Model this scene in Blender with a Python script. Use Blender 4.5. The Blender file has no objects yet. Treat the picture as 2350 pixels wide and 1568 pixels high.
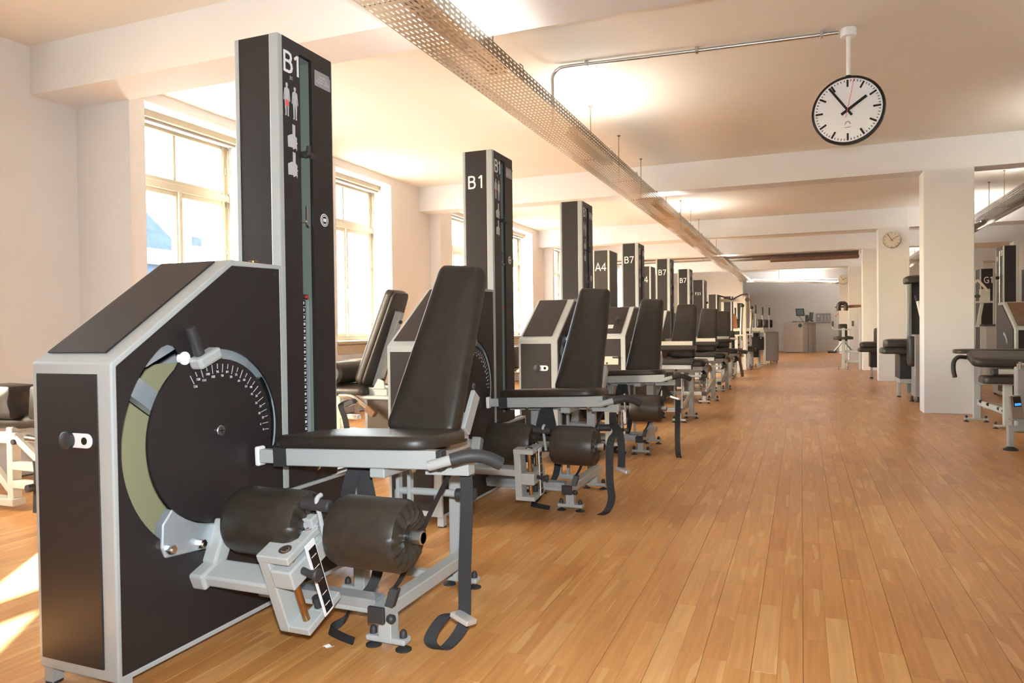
import bpy, bmesh, math, random
from mathutils import Vector, Matrix, geometry
random.seed(7)
PI = math.pi
sc = bpy.context.scene
C = sc.collection

# ------------------------------------------------------------------ camera, sky, sun, exposure
YAW, PITCH, ROLL, FPX, EYE = math.radians(21.843), math.radians(-0.931), math.radians(-0.658), 1658.05, 1.05
fw = Vector((-math.sin(YAW)*math.cos(PITCH), math.cos(YAW)*math.cos(PITCH), math.sin(PITCH)))
r0 = Vector((math.cos(YAW), math.sin(YAW), 0)); u0 = r0.cross(fw)
rt = r0*math.cos(ROLL) + u0*math.sin(ROLL); up = rt.cross(fw)
cd = bpy.data.cameras.new('camera'); cam = bpy.data.objects.new('camera', cd); C.objects.link(cam)
mw = Matrix.Identity(4)
for i in range(3):
    mw[i][0] = rt[i]; mw[i][1] = up[i]; mw[i][2] = -fw[i]
mw[2][3] = EYE
cam.matrix_world = mw
cd.sensor_fit = 'HORIZONTAL'; cd.sensor_width = 23.5; cd.lens = FPX/2350*23.5
cd.clip_start = 0.05; cd.clip_end = 300
sc.camera = cam

w = bpy.data.worlds.new('sky'); sc.world = w; w.use_nodes = True
nt = w.node_tree; bg = nt.nodes['Background']
sky = nt.nodes.new('ShaderNodeTexSky'); sky.sky_type = 'NISHITA'; sky.sun_disc = False
sky.sun_elevation = math.radians(26); sky.sun_rotation = math.radians(-145); sky.air_density = 1.0; sky.dust_density = 2.5
nt.links.new(sky.outputs[0], bg.inputs['Color']); bg.inputs['Strength'].default_value = 3.6

sd = bpy.data.lights.new('sun', 'SUN'); sd.energy = 55; sd.angle = math.radians(0.55); sd.color = (.98, .97, .94)
sun = bpy.data.objects.new('sun', sd); C.objects.link(sun)
sdir = Vector((0.595, -0.803, -0.50)).normalized()
sun.rotation_euler = sdir.to_track_quat('-Z', 'Y').to_euler(); sun.location = (-15, 20, 12)

fl = bpy.data.lights.new('camera_flash', 'SPOT'); fl.energy = 215; fl.shadow_soft_size = .035; fl.color = (.86, .94, 1)
fl.spot_size = math.radians(95); fl.spot_blend = .6
flo = bpy.data.objects.new('camera_flash', fl); C.objects.link(flo)
flo.matrix_world = mw.copy(); flo.location = Vector((0, 0, EYE)) + up*.13 - fw*.02

vs = sc.view_settings; vs.view_transform = 'Standard'; vs.look = 'None'; vs.gamma = 1; vs.use_curve_mapping = False
vs.exposure = 0.8

# ------------------------------------------------------------------ materials
MATS = {}
def mat(name, col, rough=.5, metal=0, coat=0, bump=0, bscale=200, noise=0, nscale=8, emit=None, estr=0, spec=.5, detail=3):
    m = bpy.data.materials.new(name); m.use_nodes = True
    t = m.node_tree; b = t.nodes['Principled BSDF']
    b.inputs['Base Color'].default_value = (*col, 1); b.inputs['Roughness'].default_value = rough
    b.inputs['Metallic'].default_value = metal; b.inputs['Coat Weight'].default_value = coat
    b.inputs['Specular IOR Level'].default_value = spec
    tc = t.nodes.new('ShaderNodeTexCoord')
    if noise:
        n = t.nodes.new('ShaderNodeTexNoise'); n.inputs['Scale'].default_value = nscale; n.inputs['Detail'].default_value = detail
        t.links.new(tc.outputs['Object'], n.inputs['Vector'])
        r = t.nodes.new('ShaderNodeValToRGB')
        r.color_ramp.elements[0].position = .3; r.color_ramp.elements[1].position = .7
        r.color_ramp.elements[0].color = (*[c*(1-noise) for c in col], 1); r.color_ramp.elements[1].color = (*[min(1, c*(1+noise)) for c in col], 1)
        t.links.new(n.outputs['Fac'], r.inputs['Fac']); t.links.new(r.outputs['Color'], b.inputs['Base Color'])
    if bump:
        n = t.nodes.new('ShaderNodeTexNoise'); n.inputs['Scale'].default_value = bscale; n.inputs['Detail'].default_value = 2
        t.links.new(tc.outputs['Object'], n.inputs['Vector'])
        bp = t.nodes.new('ShaderNodeBump'); bp.inputs['Strength'].default_value = bump; bp.inputs['Distance'].default_value = .002
        t.links.new(n.outputs['Fac'], bp.inputs['Height']); t.links.new(bp.outputs['Normal'], b.inputs['Normal'])
    if emit:
        b.inputs['Emission Color'].default_value = (*emit, 1); b.inputs['Emission Strength'].default_value = estr
    MATS[name] = m
    return m
mat('wall_paint', (.77, .775, .785), .7, bump=.05, bscale=60, noise=.02, nscale=1.5)
mat('ceiling_paint', (.80, .77, .70), .75, noise=.02, nscale=1.2)
mat('window_wood', (.40, .345, .25), .45, noise=.04, nscale=6)
mat('dark_laminate', (.0245, .020, .020), .44, bump=.12, bscale=700, noise=.08, nscale=250, spec=.4)
mat('grey_paint', (.43, .45, .44), .38, bump=.04, bscale=500)
mat('cream_paint', (.60, .56, .47), .42)
mat('leather', (.031, .0245, .0185), .40, bump=.18, bscale=450, noise=.15, nscale=30)
mat('rubber', (.035, .034, .035), .55, bump=.1, bscale=300)
mat('strap_web', (.018, .018, .020), .6, bump=.5, bscale=900)
mat('chrome', (.82, .82, .82), .16, metal=1)
mat('steel', (.58, .60, .61), .30, metal=1, bump=.03, bscale=300)
mat('buckle_metal', (.80, .80, .80), .28, metal=.6)
mat('steel_blue', (.48, .54, .58), .38, metal=.5, noise=.06, nscale=12)
mat('brass', (.47, .29, .13), .33, metal=1, noise=.15, nscale=40)
mat('liner_green', (.36, .34, .19), .5)
mat('slot_green', (.17, .205, .165), .5)
mat('galvanised', (.27, .23, .175), .34, metal=1, noise=.12, nscale=25)
mat('sign_white', (.88, .88, .88), .5)
mat('sticker_grey', (.34, .33, .33), .5)
mat('print_grey', (.55, .55, .55), .5)
mat('red_print', (.75, .12, .14), .5)
mat('red_plastic', (.65, .03, .03), .35)
mat('black_gloss', (.012, .011, .011), .22)
mat('clock_face', (.78, .80, .83), .35)
mat('clock_face_cream', (.72, .66, .53), .4)
mat('green_sign', (.02, .40, .16), .4, emit=(.02, .5, .18), estr=.5)
mat('tube_light', (1, 1, 1), .5, emit=(1, .965, .90), estr=60)
mat('brown_lacquer', (.17, .085, .04), .35, noise=.15, nscale=14)
mat('sticker_brown', (.075, .055, .038), .4)
mat('desk_grey', (.30, .28, .27), .5)
mat('desk_white', (.50, .46, .43), .5)
mat('screen_blue', (.10, .13, .17), .25)
mat('screen_lit', (.05, .2, .5), .3, emit=(.05, .28, .75), estr=.8)
mat('slate', (.032, .037, .046), .6, noise=.25, nscale=3)
mat('render_wall', (.55, .53, .5), .8, noise=.05, nscale=1)
mat('paper', (.75, .72, .68), .7)
mat('radiator_paint', (.80, .73, .60), .4)
mat('tan_cloth', (.25, .11, .05), .7)
mat('floor_gap', (.10, .045, .018), .6)
mat('ground', (.30, .29, .27), .9, noise=.1, nscale=.5)

g = bpy.data.materials.new('glass'); g.use_nodes = True; t = g.node_tree; t.nodes.remove(t.nodes['Principled BSDF'])
tr = t.nodes.new('ShaderNodeBsdfTransparent'); tr.inputs[0].default_value = (.96, .97, .96, 1)
gl = t.nodes.new('ShaderNodeBsdfGlossy'); gl.inputs['Roughness'].default_value = .02
mx = t.nodes.new('ShaderNodeMixShader')
mx.inputs[0].default_value = .06; t.links.new(tr.outputs[0], mx.inputs[1]); t.links.new(gl.outputs[0], mx.inputs[2])
t.links.new(mx.outputs[0], t.nodes['Material Output'].inputs['Surface']); MATS['glass'] = g

# plank wood: tone attribute per plank, grain stretched along Y, occasional sapwood wedge
m = bpy.data.materials.new('plank_wood'); m.use_nodes = True; t = m.node_tree; b = t.nodes['Principled BSDF']
at = t.nodes.new('ShaderNodeAttribute'); at.attribute_name = 'tone'
sp = t.nodes.new('ShaderNodeSeparateColor'); t.links.new(at.outputs['Color'], sp.inputs[0])
ge = t.nodes.new('ShaderNodeNewGeometry')
mp = t.nodes.new('ShaderNodeMapping'); mp.inputs['Scale'].default_value = (60, 3.0, 1)
t.links.new(ge.outputs['Position'], mp.inputs['Vector'])
ad = t.nodes.new('ShaderNodeVectorMath'); ad.operation = 'ADD'
cx = t.nodes.new('ShaderNodeCombineXYZ'); mm = t.nodes.new('ShaderNodeMath'); mm.operation = 'MULTIPLY'; mm.inputs[1].default_value = 50
t.links.new(sp.outputs[1], mm.inputs[0]); t.links.new(mm.outputs[0], cx.inputs[2])
t.links.new(mp.outputs[0], ad.inputs[0]); t.links.new(cx.outputs[0], ad.inputs[1])
n1 = t.nodes.new('ShaderNodeTexNoise'); n1.inputs['Scale'].default_value = 1; n1.inputs['Detail'].default_value = 4
t.links.new(ad.outputs[0], n1.inputs['Vector'])
ramp = t.nodes.new('ShaderNodeValToRGB'); e = ramp.color_ramp.elements
e[0].color = (.50, .205, .055, 1); e[1].color = (.74, .42, .16, 1); e[0].position = 0; e[1].position = 1
el = e.new(.5); el.color = (.63, .30, .090, 1)
t.links.new(sp.outputs[0], ramp.inputs['Fac'])
mi = t.nodes.new('ShaderNodeMix'); mi.data_type = 'RGBA'; mi.blend_type = 'MULTIPLY'; mi.inputs[0].default_value = .35
gr = t.nodes.new('ShaderNodeValToRGB'); gr.color_ramp.elements[0].color = (.6, .55, .5, 1); gr.color_ramp.elements[1].color = (1.15, 1.15, 1.15, 1)
gr.color_ramp.elements[0].position = .3; gr.color_ramp.elements[1].position = .65
t.links.new(n1.outputs['Fac'], gr.inputs['Fac']); t.links.new(ramp.outputs[0], mi.inputs[6]); t.links.new(gr.outputs[0], mi.inputs[7])
mp3 = t.nodes.new('ShaderNodeMapping'); mp3.inputs['Scale'].default_value = (26, 2.0, 1); t.links.new(ge.outputs['Position'], mp3.inputs['Vector'])
ad3 = t.nodes.new('ShaderNodeVectorMath'); ad3.operation = 'ADD'; t.links.new(mp3.outputs[0], ad3.inputs[0]); t.links.new(cx.outputs[0], ad3.inputs[1])
n3 = t.nodes.new('ShaderNodeTexNoise'); n3.inputs['Scale'].default_value = 1; n3.inputs['Detail'].default_value = 0; t.links.new(ad3.outputs[0], n3.inputs['Vector'])
r3 = t.nodes.new('ShaderNodeMapRange'); r3.inputs['From Min'].default_value = .70; r3.inputs['From Max'].default_value = .72; r3.inputs['To Max'].default_value = .5; t.links.new(n3.outputs['Fac'], r3.inputs['Value'])
m3 = t.nodes.new('ShaderNodeMix'); m3.data_type = 'RGBA'; m3.inputs[7].default_value = (.80, .50, .20, 1); t.links.new(r3.outputs[0], m3.inputs[0]); t.links.new(mi.outputs[2], m3.inputs[6])
t.links.new(m3.outputs[2], b.inputs['Base Color'])
n2 = t.nodes.new('ShaderNodeTexNoise'); n2.inputs['Scale'].default_value = 1.3; t.links.new(ge.outputs['Position'], n2.inputs['Vector'])
rr = t.nodes.new('ShaderNodeMapRange'); rr.inputs['To Min'].default_value = .26; rr.inputs['To Max'].default_value = .34
t.links.new(n2.outputs['Fac'], rr.inputs['Value']); t.links.new(rr.outputs[0], b.inputs['Roughness'])
b.inputs['Specular IOR Level'].default_value = .45
MATS['plank_wood'] = m

# ------------------------------------------------------------------ primitives: each returns (verts, faces)
def box(x0, y0, z0, x1, y1, z1):
    v = [(x, y, z) for z in (z0, z1) for y in (y0, y1) for x in (x0, x1)]
    return [Vector(p) for p in v], [(0, 2, 3, 1), (4, 5, 7, 6), (0, 1, 5, 4), (2, 6, 7, 3), (0, 4, 6, 2), (1, 3, 7, 5)]
def obox(c, a, b_, n, ha, hb, hn):
    c, a, b_, n = Vector(c), Vector(a).normalized(), Vector(b_).normalized(), Vector(n).normalized()
    v, f = box(-1, -1, -1, 1, 1, 1)
    return [c + a*p.x*ha + b_*p.y*hb + n*p.z*hn for p in v], f
def beam(p0, p1, wid, hei, upv=(0, 0, 1)):
    p0, p1 = Vector(p0), Vector(p1); a = (p1-p0); L = a.length; a.normalize()
    s = a.cross(Vector(upv)); s.normalize(); n = s.cross(a)
    return obox((p0+p1)/2, a, s, n, L/2, wid/2, hei/2)
def frame_of(a):
    a = a.normalized(); h = Vector((0, 0, 1)) if abs(a.z) < .9 else Vector((1, 0, 0))
    x = a.cross(h).normalized(); return x, x.cross(a)
def cyl(p0, p1, r0, r1=None, n=18):
    p0, p1 = Vector(p0), Vector(p1); r1 = r0 if r1 is None else r1
    x, y = frame_of(p1-p0); v = []; f = []
    for p, r in ((p0, r0), (p1, r1)):
        for i in range(n):
            a = 2*PI*i/n; v.append(p + (x*math.cos(a) + y*math.sin(a))*r)
    for i in range(n):
        j = (i+1) % n; f.append((i, j, n+j, n+i))
    f.append(tuple(range(n-1, -1, -1))); f.append(tuple(range(n, 2*n)))
    return v, f
def lathe(p0, axis, prof, n=20, mod=None):
    """prof: (distance along axis, radius) pairs"""
    p0 = Vector(p0); a = Vector(axis).normalized(); x, y = frame_of(a); v = []; f = []
    for k, (d, r) in enumerate(prof):
        for i in range(n):
            th = 2*PI*i/n; dd = d + (mod(k, i, n) if mod else 0)
            v.append(p0 + a*dd + (x*math.cos(th) + y*math.sin(th))*r)
    for k in range(len(prof)-1):
        for i in range(n):
            j = (i+1) % n; f.append((k*n+i, k*n+j, (k+1)*n+j, (k+1)*n+i))
    f.append(tuple(range(n-1, -1, -1))); m_ = (len(prof)-1)*n; f.append(tuple(range(m_, m_+n)))
    return v, f
def smooth_path(pts, k=6):
    pts = [Vector(p) for p in pts]; out = []
    for i in range(len(pts)-1):
        a = pts[max(i-1, 0)]; b_ = pts[i]; c = pts[i+1]; d = pts[min(i+2, len(pts)-1)]
        for s in range(k):
            u = s/k
            out.append(.5*((2*b_) + (c-a)*u + (2*a-5*b_+4*c-d)*u*u + (3*b_-a-3*c+d)*u**3))
    out.append(pts[-1]); return out
def tube(pts, r, n=10, k=5):
    P = smooth_path(pts, k) if k > 1 else [Vector(p) for p in pts]
    v = []; f = []; x = None
    for i, p in enumerate(P):
        tg = (P[min(i+1, len(P)-1)] - P[max(i-1, 0)]).normalized()
        if x is None: x, y = frame_of(tg)
        else:
            x = (x - tg*x.dot(tg)).normalized()
        y = x.cross(tg)
        rr_ = r[i*len(r)//len(P)] if isinstance(r, (list, tuple)) else r
        for q in range(n):
            a = 2*PI*q/n; v.append(p + (x*math.cos(a) + y*math.sin(a))*rr_)
    for i in range(len(P)-1):
        for q in range(n):
            j = (q+1) % n; f.append((i*n+q, i*n+j, (i+1)*n+j, (i+1)*n+q))
    f.append(tuple(range(n-1, -1, -1))); m_ = (len(P)-1)*n; f.append(tuple(range(m_, m_+n)))
    return v, f
def ribbon(pts, wv, th=.0022, k=6):
    """flat strap along pts; wv = half-width vector, or a list of them"""
    P = smooth_path(pts, k); v = []; f = []
    ws = wv if isinstance(wv, list) else [wv]*len(pts)
    for i, p in enumerate(P):
        tg = (P[min(i+1, len(P)-1)] - P[max(i-1, 0)]).normalized()
        q = i/k; a = int(min(q, len(ws)-1)); b2 = min(a+1, len(ws)-1); u = q-a
        wd = Vector(ws[a])*(1-u) + Vector(ws[b2])*u
        nn = tg.cross(wd)
        if nn.length < 1e-6: nn = Vector((0, 1, 0))
        nn.normalize()
        v += [p-wd-nn*th, p+wd-nn*th, p+wd+nn*th, p-wd+nn*th]
    for i in range(len(P)-1):
        o = i*4
        for q in range(4):
            j = (q+1) % 4; f.append((o+q, o+j, o+4+j, o+4+q))
    f.append((3, 2, 1, 0)); o = (len(P)-1)*4; f.append((o, o+1, o+2, o+3))
    return v, f
AX = {'x': lambda p, d: Vector((d, p[0], p[1])), 'y': lambda p, d: Vector((p[0], d, p[1])), 'z': lambda p, d: Vector((p[0], p[1], d))}
def prism(poly, ax, d0, d1, holes=()):
    """polygon (2D, in the two other axes) with holes, extruded along ax from d0 to d1"""
    loops = [list(poly)] + [list(h) for h in holes]; flat = [p for l in loops for p in l]; n = len(flat)
    tri = geometry.tessellate_polygon([[Vector((p[0], p[1], 0)) for p in l] for l in loops])
    v = [AX[ax](p, d0) for p in flat] + [AX[ax](p, d1) for p in flat]; f = []
    for a, b_, c in tri:
        f.append((a, b_, c)); f.append((n+c, n+b_, n+a))
    o = 0
    for l in loops:
        m_ = len(l)
        for i in range(m_):
            j = (i+1) % m_; f.append((o+i, o+j, n+o+j, n+o+i))
        o += m_
    return v, f
def rrect(cx, cy, hx, hy, r, n=4, taper=0):
    """rounded rectangle polygon; taper narrows the top by that half-width"""
    pts = []
    for sx, sy, a0 in ((1, 1, 0), (-1, 1, PI/2), (-1, -1, PI), (1, -1, 1.5*PI)):
        for i in range(n+1):
            a = a0 + PI/2*i/n
            y = sy*(hy-r) + r*math.sin(a); x = sx*(hx-r) + r*math.cos(a)
            x *= 1 - taper/hx*(y+hy)/(2*hy)
            pts.append((cx+x, cy+y))
    return pts
def inset(poly, d):
    n = len(poly); out = []
    for i in range(n):
        p = Vector(poly[i]); a = Vector(poly[i-1]); c = Vector(poly[(i+1) % n])
        e1 = (p-a); e2 = (c-p)
        if e1.length < 1e-7: e1 = e2
        if e2.length < 1e-7: e2 = e1
        e1.normalize(); e2.normalize()
        nn = Vector((-(e1.y+e2.y), e1.x+e2.x)); 
        if nn.length < 1e-6: out.append(p); continue
        nn.normalize(); out.append(p + nn*d)
    return out
def cushion(poly, t_, r, o, a, b_, n, crown=.012, steps=3):
    """padded cushion: polygon in (a,b), thickness t_ along n, rounded edge r"""
    o, a, b_, n = Vector(o), Vector(a), Vector(b_), Vector(n); L = len(poly); v = []; f = []
    rings = []
    for i in range(steps+1):
        th = PI/2*i/steps; rings.append((r*.5*(1-math.sin(th)), r*.5*(1-math.cos(th))))
    for i in range(steps+1):
        th = PI/2*i/steps; rings.append((r*(1-math.cos(th)), t_-r+r*math.sin(th)))
    for ins, z in rings:
        for p in inset(poly, ins): v.append(o + a*p[0] + b_*p[1] + n*z)
    top = inset(poly, r); cx_ = sum(p[0] for p in top)/L; cy_ = sum(p[1] for p in top)/L
    for k, cz_ in ((.85, .5), (.55, .9), (.2, 1)):
        for p in top: v.append(o + a*(cx_+(p[0]-cx_)*k) + b_*(cy_+(p[1]-cy_)*k) + n*(t_+crown*cz_))
    rings += [0, 0, 0]
    for k in range(len(rings)-1):
        for i in range(L):
            j = (i+1) % L; f.append((k*L+i, k*L+j, (k+1)*L+j, (k+1)*L+i))
    f.append(tuple(range(L-1, -1, -1))); m_ = (len(rings)-1)*L; f.append(tuple(range(m_, m_+L)))
    return v, f
def arc(cy, cz, r, a0, a1, n=24):
    return [(cy + r*math.cos(math.radians(a0+(a1-a0)*i/n)), cz + r*math.sin(math.radians(a0+(a1-a0)*i/n))) for i in range(n+1)]
def slot(cy, cz, ra, rb, a0, a1, n=28, cap=5):
    """arc slot outline with round ends"""
    rm, hw = (ra+rb)/2, abs(rb-ra)/2; pts = arc(cy, cz, rb, a0, a1, n)
    ec = (cy+rm*math.cos(math.radians(a1)), cz+rm*math.sin(math.radians(a1)))
    pts += [(ec[0]+hw*math.cos(math.radians(a1+180*i/cap)), ec[1]+hw*math.sin(math.radians(a1+180*i/cap))) for i in range(1, cap)]
    pts += arc(cy, cz, ra, a1, a0, n)
    sc_ = (cy+rm*math.cos(math.radians(a0)), cz+rm*math.sin(math.radians(a0)))
    pts += [(sc_[0]+hw*math.cos(math.radians(a0+180+180*i/cap)), sc_[1]+hw*math.sin(math.radians(a0+180+180*i/cap))) for i in range(1, cap)]
    return pts

# ------------------------------------------------------------------ objects
def link(name, me, parent=None):
    o = bpy.data.objects.new(name, me); C.objects.link(o)
    if parent is not None: o.parent = parent
    return o
ORG = {}
def org(o):
    v = Vector((0, 0, 0))
    while o is not None:
        v = v + Vector(o.location); o = o.parent
    return v
def part(name, m, parent, *prims, bev=0, smooth=False, seg=1, wld=True):
    """one mesh object from primitives given in design coordinates; parent's design origin is subtracted"""
    bm = bmesh.new()
    off = org(parent) - SHIFT if (parent is not None and wld) else Vector((0, 0, 0))
    for k_, (v, f) in enumerate(prims):
        if k_ and parent is not None:          # keep faces of neighbouring pieces from coinciding
            lo = Vector([min(p[a] for p in v) for a in range(3)]); hi = Vector([max(p[a] for p in v) for a in range(3)]); cc = (lo+hi)/2; e_ = .0003*(1+(k_-1) % 5)
            v = [Vector([p[a] - math.copysign(min(e_, abs(p[a]-cc[a])*.08), p[a]-cc[a]) for a in range(3)]) for p in v]
        vs_ = [bm.verts.new(p-off) for p in v]
        for q in f:
            try: bm.faces.new([vs_[i] for i in q])
            except ValueError: pass
    bmesh.ops.recalc_face_normals(bm, faces=bm.faces)
    if bev:
        ed = [e_ for e_ in bm.edges if len(e_.link_faces) == 2 and e_.calc_face_angle(0) > .5]
        bmesh.ops.bevel(bm, geom=ed, offset=bev, segments=seg, profile=.5, affect='EDGES', clamp_overlap=True)
    me = bpy.data.meshes.new(name); bm.to_mesh(me); bm.free()
    me.materials.append(MATS[m])
    if smooth:
        me.polygons.foreach_set('use_smooth', [True]*len(me.polygons))
        try: me.set_sharp_from_angle(angle=math.radians(38))
        except Exception: pass
    return link(name, me, parent)
SHIFT = Vector((0, 0, 0))      # design coordinates -> world
def thing(name, label, cat, loc, group=None, rotz=0):
    o = bpy.data.objects.new(name, None); C.objects.link(o); o.location = loc; o.rotation_euler = (0, 0, rotz)
    o.empty_display_size = .1
    o['label'] = label; o['category'] = cat
    if group: o['group'] = group
    return o
def tag(o, label, cat, group=None):
    o['label'] = label; o['category'] = cat
    if group: o['group'] = group
    return o
def structure(o):
    o['kind'] = 'structure'; return o
def copy_tree(o, parent=None):
    c = o.copy(); C.objects.link(c); c.parent = parent
    for ch in list(o.children): copy_tree(ch, c)
    return c
TXT = {}
def text_mesh(s, size, depth=.0006, bold=.0, align='CENTER', space=1.0):
    key = (s, size, depth, bold, align)
    if key in TXT: return TXT[key]
    cu = bpy.data.curves.new('text', 'FONT'); cu.body = s; cu.size = size; cu.extrude = depth; cu.offset = bold
    cu.align_x = align; cu.resolution_u = 3; cu.space_character = space; cu.space_line = .9
    to = bpy.data.objects.new('text', cu); C.objects.link(to)
    dg = bpy.context.evaluated_depsgraph_get(); me = bpy.data.meshes.new_from_object(to.evaluated_get(dg))
    bpy.data.objects.remove(to); TXT[key] = me
    return me
GL = {'B': [[(0, 0), (0, 1)], [(0, .95), (.30, .95), (.44, .89), (.48, .75), (.44, .61), (.30, .54), (0, .54)], [(0, .54), (.34, .54), (.49, .45), (.53, .29), (.48, .12), (.34, .05), (0, .05)]],
 '1': [[(.02, .78), (.25, .97)], [(.26, 1), (.26, 0)]], '7': [[(0, .95), (.56, .95), (.20, 0)]], 'A': [[(0, 0), (.33, 1), (.66, 0)], [(.12, .31), (.54, .31)]],
 '4': [[(.44, 0), (.44, .95), (.02, .29), (.62, .29)]], 'F': [[(0, 0), (0, 1)], [(0, .95), (.50, .95)], [(0, .53), (.45, .53)]],
 '3': [[(.02, .90), (.20, .95), (.40, .90), (.46, .75), (.38, .59), (.16, .53)], [(.16, .53), (.42, .46), (.51, .28), (.42, .10), (.20, .05), (0, .09)]],
 '.': [[(.03, 0), (.03, .13)]], 'G': [[(.62, .88), (.42, .95), (.20, .89), (.07, .70), (.05, .45), (.13, .18), (.33, .05), (.52, .06), (.62, .11), (.62, .46), (.40, .46)]],
 'H': [[(0, 0), (0, 1)], [(.58, 0), (.58, 1)], [(0, .52), (.58, .52)]], '2': [[(.03, .87), (.20, .95), (.39, .91), (.47, .77), (.42, .58), (.04, .05), (.54, .05)]]}
GW = {'B': .72, '1': .46, '7': .70, 'A': .78, '4': .78, 'F': .64, '3': .66, '.': .24, 'G': .82, 'H': .78, '2': .70}
def code_mesh(s, size, sw=.135, sp=1.0):
    v = []; f = []; x = 0
    for ch in s:
        for pl in GL[ch]:
            P_ = [Vector((x+a, b_, 0)) for a, b_ in pl]; n = len(P_); o = len(v)
            for i, p in enumerate(P_):
                d1 = (p-P_[i-1]).normalized() if i else (P_[1]-p).normalized()
                d2 = (P_[i+1]-p).normalized() if i < n-1 else d1
                nn = Vector((-(d1.y+d2.y), d1.x+d2.x, 0)).normalized(); k = min(1.6, 1/max(.3, nn.dot(Vector((-d1.y, d1.x, 0)))))
                for z in (0, .012+.003*GL[ch].index(pl)):
                    for sg in (1, -1): v.append((p + nn*sg*sw/2*k + Vector((0, 0, z)))*size)
            for i in range(n-1):
                a = o+i*4; b2 = a+4
                f += [(a+2, b2+2, b2+3, a+3), (a, a+1, b2+1, b2), (a, b2, b2+2, a+2), (a+1, a+3, b2+3, b2+1)]
        x += GW[ch]*sp
    return v, f, (x-.12)*size
def code(name, s, size, pos, right, upv, parent, m='sign_white', align='CENTER', sp=1.0):
    v, f, wd = code_mesh(s, size, sp=sp); me = bpy.data.meshes.new(name)
    r_, u_ = Vector(right), Vector(upv); n_ = r_.cross(u_); off = org(parent) - SHIFT
    x0 = -wd/2 if align == 'CENTER' else 0
    me.from_pydata([Vector(pos) - off + r_*(p.x+x0) + u_*p.y + n_*p.z for p in v], [], f); me.materials.append(MATS[m])
    return link(name, me, parent)
def text(name, s, size, pos, right, upv, parent, m='sign_white', bold=0, align='CENTER', space=1.0):
    me = text_mesh(s, size, .0006, bold, align, space).copy(); me.name = name
    me.materials.clear(); me.materials.append(MATS[m])
    o = link(name, me, parent)
    r_, u_ = Vector(right), Vector(upv); n_ = r_.cross(u_)
    mt = Matrix.Identity(4)
    for i in range(3): mt[i][0] = r_[i]; mt[i][1] = u_[i]; mt[i][2] = n_[i]
    off = org(parent) - SHIFT if parent is not None else Vector((0, 0, 0))
    mt.translation = Vector(pos) - off; o.matrix_local = mt
    return o


# ================================================================== ROOM
XL, XR, YB, YF, ZC, ZB = -5.43, 7.2, -4.0, 33.0, 3.24, 2.875
WIN = [(.8, 2.05), (4.80, 6.15), (7.65, 8.97), (10.9, 12.2), (13.5, 14.8), (16.3, 17.6), (20.4, 21.7), (22.4, 23.7)]  # first opening is out of view, added to let daylight in near the camera
ZS, ZL = .93, 3.10
XO = -5.87
# --- floor: dark joint base with single planks on it
flo_ = structure(part('floor', 'floor_gap', None, box(XL-.7, YB-.2, -.25, XR+.2, YF+.2, -.0025)))
def proj(x, y, z):
    d = Vector((x, y, z-EYE)); c = d.dot(fw)
    if c < .2: return None
    return (1175 + FPX*d.dot(rt)/c, 784 - FPX*d.dot(up)/c, c)
rf = random.Random(11)
planks = []
SW = .0745
k0 = int((-5.4)/SW); k1 = int(7.1/SW)
for k in range(k0, k1):
    y = YB + rf.uniform(0, .5)
    ref = rf.random()
    while y < YF:
        L = rf.uniform(.26, .62)
        planks.append((k*SW, y, (k+1)*SW, min(y+L, YF), k)); y += L
def plank_geo(p, v, f, tone, rnd):
    gx = .0006 if p[4] % 2 else .0003
    x0, y0, x1, y1 = p[0]+(.0006 if p[4] % 2 == 0 else .0001), p[1]+.00012, p[2]-(.0006 if p[4] % 2 else .0001), p[3]-.00012
    ch = .0007; o = len(v)
    if p[1] > 8.5:          # too far away for the joints to be told apart: flush boards
        v += [(p[0], p[1], 0), (p[2], p[1], 0), (p[2], p[3], 0), (p[0], p[3], 0)]; f.append((o, o+1, o+2, o+3)); tone.append((tone_of(rnd), rnd.random(), 0, 1)); return
    v += [(x0, y0, -.0025), (x1, y0, -.0025), (x1, y1, -.0025), (x0, y1, -.0025),
          (x0, y0, -.0005), (x1, y0, -.0005), (x1, y1, -.0005), (x0, y1, -.0005),
          (x0+ch*.5, y0+ch*.4, 0), (x1-ch*.5, y0+ch*.4, 0), (x1-ch*.5, y1-ch*.4, 0), (x0+ch*.5, y1-ch*.4, 0)]
    n0 = len(f)
    for a in (0, 4):
        for i in range(4):
            j = (i+1) % 4; f.append((o+a+i, o+a+j, o+a+4+j, o+a+4+i))
    f.append((o+8, o+9, o+10, o+11))
    tone += [(tone_of(rnd), rnd.random(), 0, 1)]*(len(f)-n0)
def tone_of(r):
    q = r.random()
    if q < .07: return r.uniform(.12, .3)
    if q > .93: return r.uniform(.72, .95)
    return r.gauss(.48, .085)
def plank_mesh(name, lst, rnd):
    v = []; f = []; tone = []
    for p in lst: plank_geo(p, v, f, tone, rnd)
    me = bpy.data.meshes.new(name); me.from_pydata(v, [], f)
    at_ = me.attributes.new('tone', 'FLOAT_COLOR', 'FACE')
    at_.data.foreach_set('color', [c for tt in tone for c in tt])
    me.materials.append(MATS['plank_wood'])
    return me
def plank_rank(p):
    q = proj((p[0]+p[2])/2, (p[1]+p[3])/2, 0)
    if q is None or not (-20 < q[0] < 2370 and q[1] < 1590): return 1e9
    bonus = 0 if p[0] > -1.15 and p[0] < 2.2 else 2.2
    return q[2] + bonus
planks.sort(key=plank_rank)
for p in planks[:298]: link('plank', plank_mesh('plank', [p], rf), flo_)
rest = link('plank_field', plank_mesh('plank_field', planks[298:], rf), flo_); rest['kind'] = 'stuff'

structure(part('ceiling', 'ceiling_paint', None, box(XL-.7, YB-.2, ZC, XR+.2, YF+.2, ZC+.2)))
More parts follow.
